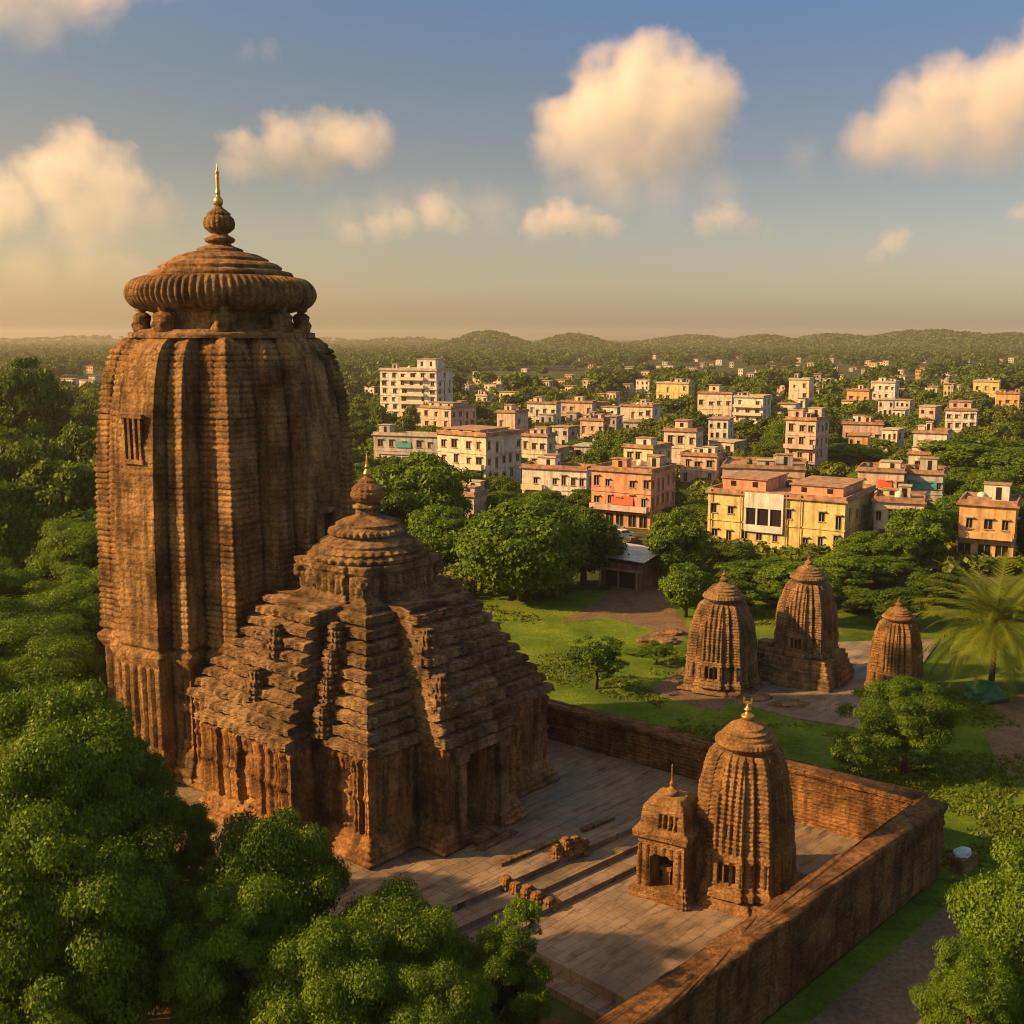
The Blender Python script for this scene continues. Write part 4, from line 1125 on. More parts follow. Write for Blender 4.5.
WINM = {}
def window_meshes(w, h, simple):
    key = (round(w, 1), round(h, 1), simple)
    if key not in WINM:
        w, h = key[0], key[1]
        f = MB(); t = .09
        # local: x along the wall, y outwards, z up, centre of the opening at the origin
        f.box(-w/2, -w/2 + t, -.18, .03, -h/2, h/2); f.box(w/2 - t, w/2, -.18, .03, -h/2, h/2)
        f.box(-w/2 + t, w/2 - t, -.18, .03, h/2 - t, h/2); f.box(-w/2 - .12, w/2 + .12, -.1, .16, -h/2 - .1, -h/2 + .02)
        if not simple:
            f.box(-.04, .04, -.16, .0, -h/2 + .02, h/2 - t)
            f.box(-w/2 - .15, w/2 + .15, -.05, .42, h/2 + .12, h/2 + .24)
        p = MB(); p.box(-w/2 + t, w/2 - t, -.22, -.17, -h/2, h/2 - t)
        WINM[key] = (f.mesh('window', M_FRAME), p.mesh('pane', M_GLASS))
    return WINM[key]

def facade(mb, L, H, holes, depth=.32):
    """wall panel in local (x along, z up, outward -y) with true openings; returns nothing"""
    xs = sorted({0.0, L} | {a for h in holes for a in (h[0], h[1])}); zs_ = sorted({0.0, H} | {a for h in holes for a in (h[2], h[3])})
    for i in range(len(xs) - 1):
        for j in range(len(zs_) - 1):
            cx, cz = (xs[i] + xs[i+1]) / 2, (zs_[j] + zs_[j+1]) / 2
            if any(h[0] < cx < h[1] and h[2] < cz < h[3] for h in holes): continue
            mb.add([(xs[i], 0, zs_[j]), (xs[i+1], 0, zs_[j]), (xs[i+1], 0, zs_[j+1]), (xs[i], 0, zs_[j+1])], [(0, 1, 2, 3)])
    for (a, b, c, d) in holes:
        e = depth
        mb.add([(a, 0, c), (b, 0, c), (b, 0, d), (a, 0, d), (a, e, c), (b, e, c), (b, e, d), (a, e, d)], [(0, 1, 5, 4), (1, 2, 6, 5), (2, 3, 7, 6), (3, 0, 4, 7), (4, 5, 6, 7)])

HOUSES = []                                # (x, y, radius) footprints, and picture boxes kept clear of nearer trees
KEEP = []
def house(label, xc, yb, xl, xr, yt, storeys, wall, roof='t', alpha=62, cols=None, name='town_house', cat='house', group=None, wall2=None, balcony=(), arcade=False,
          room=None, simple=False, band=True, cut=0.0, z_extra=0.0, shutters=(), awning=None, parapet=True, wmul=1.0, keep=True):
    P = ground(xc, yb); d = P.y
    a = R(alpha); u = Vector((math.cos(a), math.sin(a), 0)); v = Vector((-math.sin(a), math.cos(a), 0))
    def run(px, dirv):                     # how far along dirv until the picture column px
        k = (px - 512) / FPX / math.cos(PITCH)
        kk = (px - 512) / FPX
        # column px: x = kk * fw, fw = y*c - (z-cam)*s
        c, s = math.cos(PITCH), math.sin(PITCH); fw0 = P.y * c - (GZ - CAMH) * s
        return (kk * fw0 - P.x) / (dirv.x - kk * dirv.y * c)
    LL, LR = abs(run(xl, v)), abs(run(xr, u))
    LL = min(LL, 60); LR = max(5.0, min(LR, max(9.0, LL * .9), 18.0))
    c, s = math.cos(PITCH), math.sin(PITCH)
    # height from the picture row of the near corner's top
    q = (512 - yt) / FPX; zc = (P.y * (q * c - s)) / (c + q * s); H = CAMH + zc - GZ
    HOUSES.append((P.x + (u * LR + v * LL).x / 2, P.y + (u * LR + v * LL).y / 2, math.hypot(LL, LR) / 2))
    if keep: KEEP.append((xl - 3, xr + 3, yt - 6, yb - (yb - yt) * .25, d + (v * LL).y + 2, not simple))
    t = thing(name, label, cat, (P.x, P.y, GZ), a, group)
    t['storeys'] = storeys; del t['storeys']
    sh = (H - .5) / storeys
    W_ = wall_mat(wall)
    mb = MB()
    rng = random.Random(int(xc * 7 + yb))
    def face_windows(L, tgt):
        n = cols[0 if tgt == 'L' else 1] if cols else max(1, int(L / 3.4))
        holes, wins = [], []
        if n == 0: return holes, wins
        for st in range(storeys):
            for i in range(n):
                cx = L * (i + .5) / n + rng.uniform(-.12, .12) * L / n
                w = min(L / n * .5, rng.choice((1.0, 1.3, 1.7))) * wmul; h = min(sh * .55, rng.choice((1.2, 1.5, 1.9)))
                z0 = st * sh + sh * .30
                if rng.random() < .15 and not simple: z0 = st * sh + .12; h = min(2.2, sh * .72); w = 1.0
                if arcade and st == 0 and tgt == 'L': z0 = .2; h = sh * .72; w = L / n * .72
                elif rng.random() < .1: continue
                holes.append((cx - w/2, cx + w/2, z0, z0 + h)); wins.append((cx, z0 + h/2, w, h, st))
        return holes, wins
    hl, wl = face_windows(LL, 'L'); hr, wr = face_windows(LR, 'R')
    # right face: y=0, x 0..LR outward -y ; left face: x=0, y 0..LL outward -x
    f = MB(); facade(f, LR, H, hr); mb.add(f.v, f.f)
    f = MB(); facade(f, LL, H, hl)
    # local left panel: along runs from y=LL to y=0 so that outward (-y) becomes -x
    mb.add([(py_, LL - px_, pz_) for (px_, py_, pz_) in f.v], f.f)
    mb.add([(LR, 0, 0), (LR, LL, 0), (0, LL, 0), (LR, 0, H), (LR, LL, H), (0, LL, H)], [(0, 1, 4, 3), (1, 2, 5, 4)])
    if band:
        for st in range(1, storeys):
            z = st * sh; mb.box(-.14, 0, -.14, LL + .05, z - .1, z + .1); mb.box(0, LR + .05, -.14, 0, z - .1, z + .1)
    link('wall', mb.mesh('wall', W_), t)
    rb = MB(); o = .45
    RM = M_ROOF if roof == 't' else M_ROOFG
    rb.box(-o, LR + o, -o, LL + o, H, H + .28)
    if parapet:
        for (x0, x1, y0, y1) in ((-.12, LR + .12, -.12, .12), (-.12, LR + .12, LL - .12, LL + .12), (-.12, .12, .12, LL - .12), (LR - .12, LR + .12, .12, LL - .12)): rb.box(x0, x1, y0, y1, H + .28, H + .85)
    rb.build('roof', RM, t)
    for (L, wins, left) in ((LL, wl, True), (LR, wr, False)):
        for (cx, cz, w, h, st) in wins:
            fm, pm = window_meshes(w, h, simple)
            red = left and (st, round(cx / L, 1)) in shutters
            if left: loc, rz = (0, LL - cx, cz), math.pi / 2
            else: loc, rz = (cx, 0, cz), math.pi
            # window local +y is outwards
            o_ = link('window', fm, t, loc, rz)
            if not simple or h > 1: link('pane', pm, o_)
    for (st, x0, x1) in balcony:           # balconies on the left face, x as fractions from the far end
        z = st * sh + .05; ya, yb_ = LL * (1 - x1), LL * (1 - x0)
        bb = MB(); bb.box(-1.3, -.15, ya, yb_, z - .12, z + .06)
        bb.box(-1.3, -1.2, ya, yb_, z + .06, z + .95); bb.box(-1.2, -.15, ya, ya + .1, z + .06, z + .95); bb.box(-1.2, -.15, yb_ - .1, yb_, z + .06, z + .95)
        bb.build('balcony', M_TRIM if wall2 is None else wall_mat(wall2), t)
    for (st, x0, x1, matn) in ([awning] if awning else []):
        z = st * sh + sh * .2; ya, yb_ = LL * (1 - x1), LL * (1 - x0)
        ab = MB(); ab.add([(-.08, ya, z + 1.9), (-.08, yb_, z + 1.9), (-.35, yb_, z + .3), (-.35, ya, z + .3), (-.03, ya, z + 1.9), (-.03, yb_, z + 1.9), (-.25, yb_, z + .3), (-.25, ya, z + .3)], [(0, 1, 2, 3), (4, 7, 6, 5), (0, 4, 5, 1), (3, 2, 6, 7), (0, 3, 7, 4), (1, 5, 6, 2)])
        ab.build('shutter_panel', matn, t)
    if room:                               # stair room or storey on the roof: fractions of the plan (x0,x1,y0,y1), height, material
        for (x0, x1, y0, y1, hh, mk) in room:
            rm = MB(); X0, X1, Y0, Y1 = LR * x0, LR * x1, LL * y0, LL * y1
            rm.box(X0, X1, Y0, Y1, H + .282, H + .282 + hh)
            ro = rm.build('roof_room', wall_mat(mk), t)
            cp = MB(); cp.box(X0 - .3, X1 + .3, Y0 - .3, Y1 + .3, H + .282 + hh, H + .48 + hh); cp.build('roof', RM, ro)
            nw = max(1, int((Y1 - Y0) / 3))
            for i in range(nw):
                wv = MB(); yy = Y0 + (Y1 - Y0) * (i + .5) / nw; wv.box(X0 - .05, X0 - .003, yy - .45, yy + .45, H + .282 + hh * .35, H + .282 + hh * .8); wv.build('window', M_GLASS, ro)
    if not simple:                         # clutter on the flat roof, and a lower annexe beside the front
        for q_ in range(rng.choice((1, 2, 2, 3))):
            w_, l_, h_ = rng.uniform(1.4, 3.2), rng.uniform(1.4, 4.0), rng.uniform(.9, 2.6)
            x0, y0 = rng.uniform(.3, max(.4, LR - w_ - .3)), rng.uniform(.3, max(.4, LL - l_ - .3))
            if room and any(LR * q[0] - w_ < x0 < LR * q[1] and LL * q[2] - l_ < y0 < LL * q[3] for q in room): continue
            b1 = MB(); b1.box(x0, x0 + w_, y0, y0 + l_, H + .281, H + .281 + h_); ro = b1.build('roof_room', wall_mat(rng.choice(('grey', 'cream', 'white', wall))), t)
            b2 = MB(); b2.box(x0 - .2, x0 + w_ + .2, y0 - .2, y0 + l_ + .2, H + .283 + h_, H + .42 + h_); b2.build('roof', rng.choice((M_ROOF, M_ROOFG)), ro)
            b3 = MB(); b3.box(x0 - .03, x0 - .004, y0 + l_ * .3, y0 + l_ * .3 + .8, H + .4, H + .281 + h_ * .85); b3.build('door', M_GLASS, ro)
        if rng.random() < .6 and LL > 9 and not arcade:
            y0 = rng.uniform(0, LL * .5); l_ = LL * rng.uniform(.25, .5); h_ = sh * rng.uniform(.8, 1.25); dp = rng.uniform(1.8, 3.2)
            b1 = MB(); b1.box(-dp, -.16, y0, y0 + l_, 0, h_); an = b1.build('annexe', wall_mat(rng.choice(('grey', 'white', 'pink', wall))), t)
            b2 = MB(); b2.box(-dp - .35, -.165, y0 - .3, y0 + l_ + .3, h_ + .003, h_ + .18); b2.build('roof', rng.choice((M_ROOF, M_ROOFG)), an)
            for k_ in range(max(1, int(l_ / 2.6))):
                b3 = MB(); yy = y0 + l_ * (k_ + .5) / max(1, int(l_ / 2.6)); b3.box(-dp - .03, -dp - .003, yy - .5, yy + .5, h_ * .25, h_ * .8); b3.build('window', M_GLASS, an)
    if not simple and rng.random() < .75:  # black water tank on the roof
        rx, ry = LR * rng.uniform(.3, .8), LL * rng.uniform(.2, .8)
        V, F = lathe_np([(0.0, H + .28), (.62, H + .28), (.66, H + .5), (.62, H + 1.2), (.3, H + 1.45), (0.0, H + 1.5)], 16)
        V[:, 0] += rx; V[:, 1] += ry
        link('water_tank', np_mesh('water_tank', V, F, M_TANK if rng.random() < .6 else wall_mat('white'), True), t)
    return t
M_TANK = plain_mat('black_tank', (0.02, 0.02, 0.022), .5)

# near and middle rows, one by one:   label, near corner column, foot row, left edge, right edge, top row, storeys, colour
house('white eight-storey apartment block with dark window rows and a stair tower on its roof', 437, 436, 381, 453, 371, 8, 'white', 'g', 66, (6, 3), 'apartment_block', 'apartment block', room=[(.3, .8, .1, .42, 3.6, 'white')], balcony=[(k, .36, .80) for k in range(1, 8)], wmul=1.15)
house('long low grey-white building at the foot of the white eight-storey block', 437, 466, 374, 442, 437, 2, 'grey', 'g', 70, (5, 1), awning=(1, .35, .6, M_TEALA))
house('pink-cream three-storey house with brown roof in front of the eight-storey block', 451, 440, 421, 493, 409, 3, 'pink', 't', 50, (3, 4), room=[(.2, .6, .1, .9, 1.4, 'teal')])
house('small pink house with tall windows right of the pink-cream house by the tower block', 515, 442, 497, 530, 413, 2, 'pink', 't', 60, (2, 2))
house('large cream corner building with many windows and brown flat roof behind the great round tree', 486, 500, 438, 522, 437, 4, 'cream', 't', 52, (4, 5), room=[(.1, .9, .2, .95, .8, 'pink')], balcony=[(2, .55, .98)])
house('small cream house attached to the right end of the large cream corner building', 547, 470, 521, 551, 437, 2, 'cream', 't', 62, (3, 1))
house('low red-roofed hut in front of the large cream corner building', 474, 528, 459, 486, 497, 1, 'pink', 't', 62, (2, 1))
house('long two-storey white terrace house with rusty roof left of the pink shop house', 586, 510, 522, 594, 471, 2, 'white', 't', 66, (7, 1), balcony=[(1, .02, .35)])
house('pink shop house with red shutter panels over a dark arcade beside the market lane', 650, 530, 591, 684, 474, 3, 'salmon', 't', 58, (5, 5), arcade=True, awning=(1, .35, .72, M_SHUT), balcony=[(1, .02, .98)], wall2='pink')
house('pale yellow upper house with white side standing behind the pink shop house', 652, 490, 623, 682, 449, 3, 'paleyellow', 't', 54, (3, 4))
house('yellow-cream square house with dark windows behind the pale yellow upper house', 695, 478, 663, 702, 432, 3, 'cream', 't', 64, (3, 1), room=[(.2, .8, .3, .7, 2.2, 'cream')])
house('faded pink house with blank front right of the yellow-cream square house', 716, 484, 680, 722, 457, 2, 'pink', 't', 62, (3, 1))
yb_ = house('long two-storey yellow building with terracotta roof terraces behind the lawn shrines', 843, 556, 707, 874, 503, 2, 'yellow', 't', 58, (9, 4), name='yellow_building', cat='building', room=[(.15, .8, .05, .42, 1.7, 'salmon'), (.2, .8, .62, .95, 1.9, 'salmon')], wmul=.9)
LLy = max(v.co.y for v in yb_.children[0].data.vertices); Hy = max(v.co.z for v in yb_.children[0].data.vertices)
lg = MB(); a0, a1 = LLy * .42, LLy * .70
lg.box(-.5, -.17, a0, a1, Hy * .70, Hy * .97); lg.box(-.5, -.17, a0, a1, Hy * .28, Hy * .40)
for f_ in (0, .33, .66, .96): lg.box(-.46, -.17, a0 + (a1 - a0) * f_, a0 + (a1 - a0) * f_ + .3, Hy * .40, Hy * .70)
lo = lg.build('loggia', wall_mat('white'), yb_)
lv_ = MB(); lv_.box(-.2, -.165, a0 + .31, a1 - .4, Hy * .401, Hy * .699); lv_.build('opening', M_GLASS, lo)
for f_ in (.30, .40, .73, .955):
    pp = MB(); pp.tube([(-.28, LLy * f_, .1), (-.28, LLy * f_, Hy * .98)], .09, 8); pp.build('drain_pipe', M_ROOF, yb_)
house('small two-storey cream house with a dark porch between the yellow and the orange buildings', 921, 552, 872, 926, 504, 2, 'cream', 't', 68, (4, 1), arcade=True, balcony=[(1, .1, .6)])
house('pink and orange two-storey house with red shutters behind the small cream house', 902, 512, 856, 906, 473, 2, 'pink', 't', 66, (5, 1), awning=(1, .45, .75, M_SHUT), balcony=[(1, .0, .98)])
house('grey-white house with a teal awning right of the pink and orange house', 941, 512, 903, 946, 475, 2, 'grey', 't', 66, (4, 1), awning=(1, .15, .85, M_TEALA))
house('orange two-storey house with an arched ground floor behind the palm', 1012, 568, 956, 1050, 508, 2, 'orange', 't', 62, (3, 3), arcade=True, name='orange_house', balcony=[(1, .02, .98)], wall2='orange', room=[(.1, .3, .5, .85, .5, 'salmon')])
house('tall pink two-part house with a stepped upper storey in the middle of the town', 814, 475, 784, 836, 421, 4, 'pink', 't', 54, (3, 3), balcony=[(2, .0, .98)], wall2='pink')
house('low pink wall-like row house left below the tall pink two-part house', 804, 492, 722, 808, 470, 1, 'pink', 't', 74, (7, 1))
house('white three-storey house with an open colonnaded floor above the orange house', 945, 466, 912, 967, 434, 2, 'white', 't', 62, (3, 3), arcade=True)
house('narrow cream house below the colonnaded white house near the right edge', 929, 486, 907, 936, 455, 2, 'cream', 't', 62, (1, 1))
house('white and pink three-storey house with brown roofs in the right part of the town', 975, 440, 944, 981, 411, 3, 'white', 't', 64, (4, 1), room=[(.1, .9, .2, .9, 2.6, 'pink')])
house('orange-pink flat-roofed house at the right edge far back in the town', 1018, 418, 994, 1030, 394, 2, 'orange', 't', 62, (3, 2))
house('white four-storey block with dark window bands in the middle distance', 762, 432, 733, 772, 398, 4, 'white', 'g', 60, (3, 2), 'apartment_block', 'apartment block', balcony=[(k, .0, .98) for k in (1, 2, 3)])
house('pale house with brown roof left of the white four-storey block', 731, 424, 697, 735, 394, 2, 'cream', 't', 66, (4, 1), room=[(.2, .8, .4, .7, 3.0, 'cream')])
house('long low pink house with flat brown roof right of the tall pink two-part house', 882, 444, 842, 886, 425, 1, 'pink', 't', 68, (4, 1))
house('yellow three-storey house far back above the middle of the town', 688, 409, 656, 694, 384, 3, 'yellow', 'g', 60, (4, 2))
house('bright orange-yellow low house in the far middle of the town', 868, 412, 846, 874, 391, 2, 'orange', 't', 62, (3, 1))
house('white three-storey house right of the bright orange-yellow low house', 894, 408, 870, 899, 383, 3, 'white', 'g', 60, (4, 1))
house('pink-grey house with red roof at left behind the dark trees', 603, 446, 580, 608, 421, 2, 'pink', 't', 62, (3, 1))
house('brown-roofed cream row house behind the pink-grey house', 652, 430, 620, 660, 407, 2, 'cream', 't', 64, (4, 1))
house('pair-roofed white house far left of the town centre', 556, 428, 527, 560, 404, 2, 'white', 't', 66, (4, 1))
house('long brown-roofed house beside the pair-roofed white house', 592, 424, 560, 596, 403, 2, 'pink', 't', 66, (4, 1))
house('yellow house with a flat roof far back near the right edge', 998, 404, 972, 1003, 382, 2, 'yellow', 'g', 62, (3, 1))
house('cream tower-like house in the far town left of the orange-yellow low house', 808, 410, 788, 813, 380, 3, 'cream', 'g', 60, (2, 1))
house('small white house by the trees just right of the tower block', 395 + 92, 408, 476, 492, 396, 2, 'cream', 'g', 60, (2, 1))

# market shed: flat white sheet roof over a brown wall
def shed():
    P = ground(640, 590); a = R(58)
    t = thing('market_shed', 'brown market shed with a pale sheet-metal roof beside the lane', 'shed', (P.x, P.y, GZ), a)
    w = MB(); w.box(0, 8.5, 0, 6.0, 0, 3.4); w.build('wall', wall_mat('brick'), t)
    d = MB(); d.box(-.06, -.01, .8, 5.2, .1, 2.3); d.build('opening', M_GLASS, t)
    r = MB(); n0 = 12
    vs, fs = [], []
    for i in range(n0 + 1):
        f = i / n0; z = 4.1 + .35 * math.sin(f * math.pi) + .05 * math.sin(i * 3.1)
        for (x, zz) in ((-1.0 + 10.5 * f, z), ): vs += [(x, -1.0, zz), (x, 6.8, zz + .3), (x, -1.0, zz - .12), (x, 6.8, zz + .18)]
    for i in range(n0):
        a0, b0 = 4 * i, 4 * (i + 1); fs += [(a0, b0, b0 + 1, a0 + 1), (a0 + 2, a0 + 3, b0 + 3, b0 + 2), (a0, a0 + 2, b0 + 2, b0), (a0 + 1, b0 + 1, b0 + 3, a0 + 3)]
    fs += [(0, 1, 3, 2), (4 * n0, 4 * n0 + 2, 4 * n0 + 3, 4 * n0 + 1)]
    r.add(vs, fs); r.build('roof', plain_mat('sheet_metal', (0.48, 0.46, 0.42), .5, .2, .3, 1.0), t)
    b = MB(); b.box(-.8, -.02, -.3, 6.3, 2.45, 2.75); b.build('awning', M_ROOF, t)
    for yy in (.2, 3.0, 5.8):
        p = MB(); p.tube([(-.7, yy, 0), (-.7, yy, 2.45)], .09, 8); p.build('post', M_FRAME, t)
    HOUSES.append((P.x + 1, P.y + 6, 7)); KEEP.append((610, 660, 535, 590, P.y, True))
shed()

# parked scooters in the lane before the pink shop house
def car(label, px, py, rot, col):
    P = ground(px, py)
    t = thing('parked_car', label, 'car', (P.x, P.y, GZ), rot, 'cars parked in the market lane')
    V, F = [], []
    secs = [(-2.0, .35, .75, .70), (-1.9, .3, .95, .80), (-.9, .3, 1.0, .85), (-.45, .3, 1.45, .72), (.75, .3, 1.48, .72), (1.35, .3, 1.0, .84), (2.0, .3, .9, .80), (2.1, .38, .7, .72)]
    mb = MB(); vs = []
    for (x, z0, z1, w) in secs: vs += [(x, -.82, z0), (x, .82, z0), (x, .84, (z0 + z1) / 2), (x, w, z1), (x, -w, z1), (x, -.84, (z0 + z1) / 2)]
    fs = []
    for i in range(len(secs) - 1):
        for k in range(6): fs.append((6*i + k, 6*i + (k+1) % 6, 6*(i+1) + (k+1) % 6, 6*(i+1) + k))
    fs += [tuple(range(6)), tuple(6 * (len(secs) - 1) + k for k in reversed(range(6)))]
    mb.add(vs, fs); mb.build('body', plain_mat('car_paint', col, .3, .1, .05), t, smooth=False)
    g = MB(); g.add([(-.86, -.7, 1.06), (-.86, .7, 1.06), (-.5, .62, 1.40), (-.5, -.62, 1.40)], [(0, 1, 2, 3)]); g.build('windscreen', M_GLASS, t)
    for sgn in (-1, 1):
        g = MB(); g.add([(-.5, .86 * sgn, 1.02), (1.2, .86 * sgn, 1.02), (.75, .745 * sgn, 1.4), (-.4, .745 * sgn, 1.4)], [(0, 1, 2, 3)]); g.build('side_window', M_GLASS, t)
        for xx in (-1.25, 1.25):
            w = MB(); w.tube([(xx, .70 * sgn, .32), (xx, .90 * sgn, .32)], .32, 14); w.build('wheel', M_TANK, t)
car('small white car parked in the lane in front of the pink shop house', 622, 538, R(20), (0.6, 0.58, 0.55))
car('silver-blue car parked behind the pale shed roof in the market lane', 612, 532, R(-10), (0.28, 0.33, 0.38))
car('dark grey car parked nearest the market shed', 630, 546, R(40), (0.08, 0.08, 0.09))

# far houses: small, alike, with a few windows each
rng = random.Random(11)
far_n = 0
FARLAB = {'white': 'tiny white house of the far town between the trees', 'cream': 'tiny cream house of the far town between the trees', 'pink': 'tiny pink house of the far town between the trees',
          'yellow': 'tiny yellow house of the far town between the trees', 'grey': 'tiny grey house of the far town between the trees', 'orange': 'tiny orange house of the far town between the trees'}
def near_any(px, py):
    return any(k[0] < px < k[1] and k[2] < py < k[3] + 8 for k in KEEP)
boxes = [(560, 1030, 359, 374, 28), (640, 730, 362, 400, 18), (770, 905, 368, 398, 34), (920, 1030, 364, 400, 22), (590, 660, 372, 420, 12), (455, 600, 372, 400, 10), (700, 800, 375, 420, 9), (480, 560, 380, 412, 5), (835, 1000, 395, 440, 8),
         (560, 740, 420, 470, 6), (352, 378, 378, 412, 3), (62, 104, 362, 418, 8), (520, 640, 428, 470, 4), (860, 960, 440, 480, 3), (420, 520, 388, 400, 4)]
for (x0, x1, y0, y1, n_) in boxes:
    k = 0
    for tr_ in range(400):
        if k >= n_: break
        px, py = rng.uniform(x0, x1), rng.uniform(y0, y1)
        if near_any(px, py): continue
        P = ground(px, py)
        if any((P.x - h[0]) ** 2 + (P.y - h[1]) ** 2 < (h[2] + 9) ** 2 for h in HOUSES): continue
        w = rng.uniform(8, 16) * FPX / P.y * .5; hp = rng.choice((3.6, 4.5, 6.5, 7, 9.5)) * FPX / P.y
        col = rng.choice(('white', 'white', 'white', 'cream', 'cream', 'pink', 'pink', 'yellow', 'grey', 'grey', 'orange'))
        st = max(1, int(hp * P.y / FPX / 3.1))
        house(FARLAB[col], px, py, px - w, px + w * .45, py - hp, st, col, rng.choice('ttg'), rng.uniform(52, 70), (rng.choice((2, 3)), 1), group='tiny ' + col + ' houses of the far town', simple=True, band=False, parapet=False, keep=True)
        k += 1; far_n += 1

# town trees: many alike, filling the ground between the houses without hiding the fronts
rng = random.Random(21)
town = []
spec = []
tries = 0
while len(town) < 330 and tries < 26000:
    tries += 1
    py = rng.uniform(372, 560) if rng.random() < .75 else rng.uniform(400, 470)
    px = rng.uniform(335, 1060)
    P = ground(px, py); d = P.y
    if d < 165 or d > 1000: continue
    h = rng.uniform(4.5, 12) if d < 400 else rng.uniform(9, 15); s = rng.uniform(.6, 1.4) * (1 if d < 400 else 1.35)
    Rm = s * 5
    if any((P.x - q[0]) ** 2 + (P.y - q[1]) ** 2 < (q[2] * .8 + Rm * .45) ** 2 for q in HOUSES): continue
    if any((P.x - q[0]) ** 2 + (P.y - q[1]) ** 2 < ((q[2] + Rm) * .52) ** 2 for q in town): continue
    rp = Rm * FPX / d; top = py - h * FPX / d
    if any(k[4] > d and (k[5] or int(k[0] * 7) % 3) and px + rp > k[0] + 2 and px - rp < k[1] - 2 and top < k[3] - (k[3] - k[2]) * .40 and py > k[2] for k in KEEP): continue
    if 590 < px < 672 and py > 520: continue
    town.append((P.x, P.y, Rm))
    ms = MID[rng.randrange(5)] if d < 330 else FAR[rng.randrange(4)]
    spec.append((Rm / d, ms, P.x, P.y, s, rng.random() * 6.28, h / 10))

spec.sort(key=lambda q: -q[0])
for (_, ms, x, y, s, rz, sz) in spec[:150]:
    place_tree(ms, (x, y, GZ), s, rz, 'green town tree standing between the houses', 'trees between the houses of the town', sz=sz)
Vs = []
fco = []
for fm in FAR:
    a_ = np.empty(len(fm[0].vertices) * 3, dtype=np.float32); fm[0].vertices.foreach_get('co', a_); fco.append(a_.reshape(-1, 3))
for i_, (_, ms, x, y, s, rz, sz) in enumerate(spec[150:]):
    bv = fco[i_ % 4]; c_, s_ = math.cos(rz), math.sin(rz)
    Vs.append(np.stack([(bv[:, 0] * c_ - bv[:, 1] * s_) * s + x, (bv[:, 0] * s_ + bv[:, 1] * c_) * s + y, bv[:, 2] * sz + GZ], 1))
V = np.vstack(Vs)
tag(link('small_trees', np_mesh('small_trees', V, np.arange(len(V)).reshape(-1, 4), M_LEAF_F)), 'small far tree crowns filling the gaps between the houses of the town', 'trees', kind='stuff')

# low scrub on the open ground of the town
scr = [(0, 0)]; scr.clear()
for i_ in range(5200):
    py = rng.uniform(384, 600); px = rng.uniform(335, 1060); P = ground(px, py)
    if any((P.x - q[0]) ** 2 + (P.y - q[1]) ** 2 < (q[2] * .85 + 1.0) ** 2 for q in HOUSES): continue
    if (560 < px < 690 and py > 520) or (py > 575 and px > 690): continue
    scr.append((P.x, P.y))
nr3 = np.random.default_rng(44); Vs = []
scr = np.array(scr)
for k in range(4):
    pos, nn, lf = crown_np(nr3, 2.2, 1.5, 9, 12, .34, inner=.4, lump_r=(.3, .5), low=-.2)
    bv, bf = leaf_quads(nr3, pos, nn, lf, .7); q = scr[k::4]
    sc_ = nr3.uniform(.5, 1.4, len(q)) * np.clip(q[:, 1] / 300, .8, 2.0)
    Vs.append(np.stack([bv[None, :, 0] * sc_[:, None] + q[:, :1], bv[None, :, 1] * sc_[:, None] + q[:, 1:], bv[None, :, 2] * sc_[:, None] + sc_[:, None] * .9 + GZ], 2).reshape(-1, 3))
V = np.vstack(Vs)
tag(link('scrub', np_mesh('scrub', V, np.arange(len(V)).reshape(-1, 4), M_LEAF_F)), 'low green scrub covering the open ground between the houses', 'scrub', kind='stuff')

# far wood: one mass of crowns on the plain and on the hills behind the town
def hill(x, y):
    z = 0
    for (px, top, w, d) in ((488, 331.5, 46, 2700), (572, 334.5, 42, 2900), (690, 336, 60, 3400), (760, 335.5, 30, 3000), (830, 334.5, 40, 3000), (925, 330.5, 80, 2900), (1010, 333.5, 70, 2700), (1090, 331, 60, 2600), (410, 337, 60, 4200), (100, 336, 120, 4600), (300, 337, 90, 4600), (-60, 335, 100, 4200)):
        x0 = (px - 512) / FPX * d; hh = CAMH - (top - HZ) * d / FPX - GZ; sx_ = w * d / FPX * .75
        z = np.maximum(z, (hh - 13) * np.exp(-((x - x0) / sx_) ** 2 - ((y - d) / 420.0) ** 2))
    return z
gx = np.linspace(-3200, 3200, 260); gy = np.linspace(1700, 5600, 120)
X, Y = np.meshgrid(gx, gy)
Zh = hill(X, Y); Zh = np.where(Zh > 1.0, Zh, -1.5) + GZ
V = np.stack([X, Y, Zh], 2).reshape(-1, 3)
i = np.arange(119)[:, None] * 260; j = np.arange(259)[None]
F = np.stack([i + j, i + j + 1, i + 260 + j + 1, i + 260 + j], 2).reshape(-1, 4)
tag(link('hills', np_mesh('hills', V, F, M_EARTH, True)), kind='structure')
nrng = np.random.default_rng(4)
PX = nrng.uniform(-130, 1160, 30000); PY = 339.6 + 62 * nrng.random(30000) ** 1.9
dd = (CAMH - GZ) * FPX / (PY - HZ); dd = np.clip(dd, 0, 5400)
fx = (PX - 512) / FPX * dd
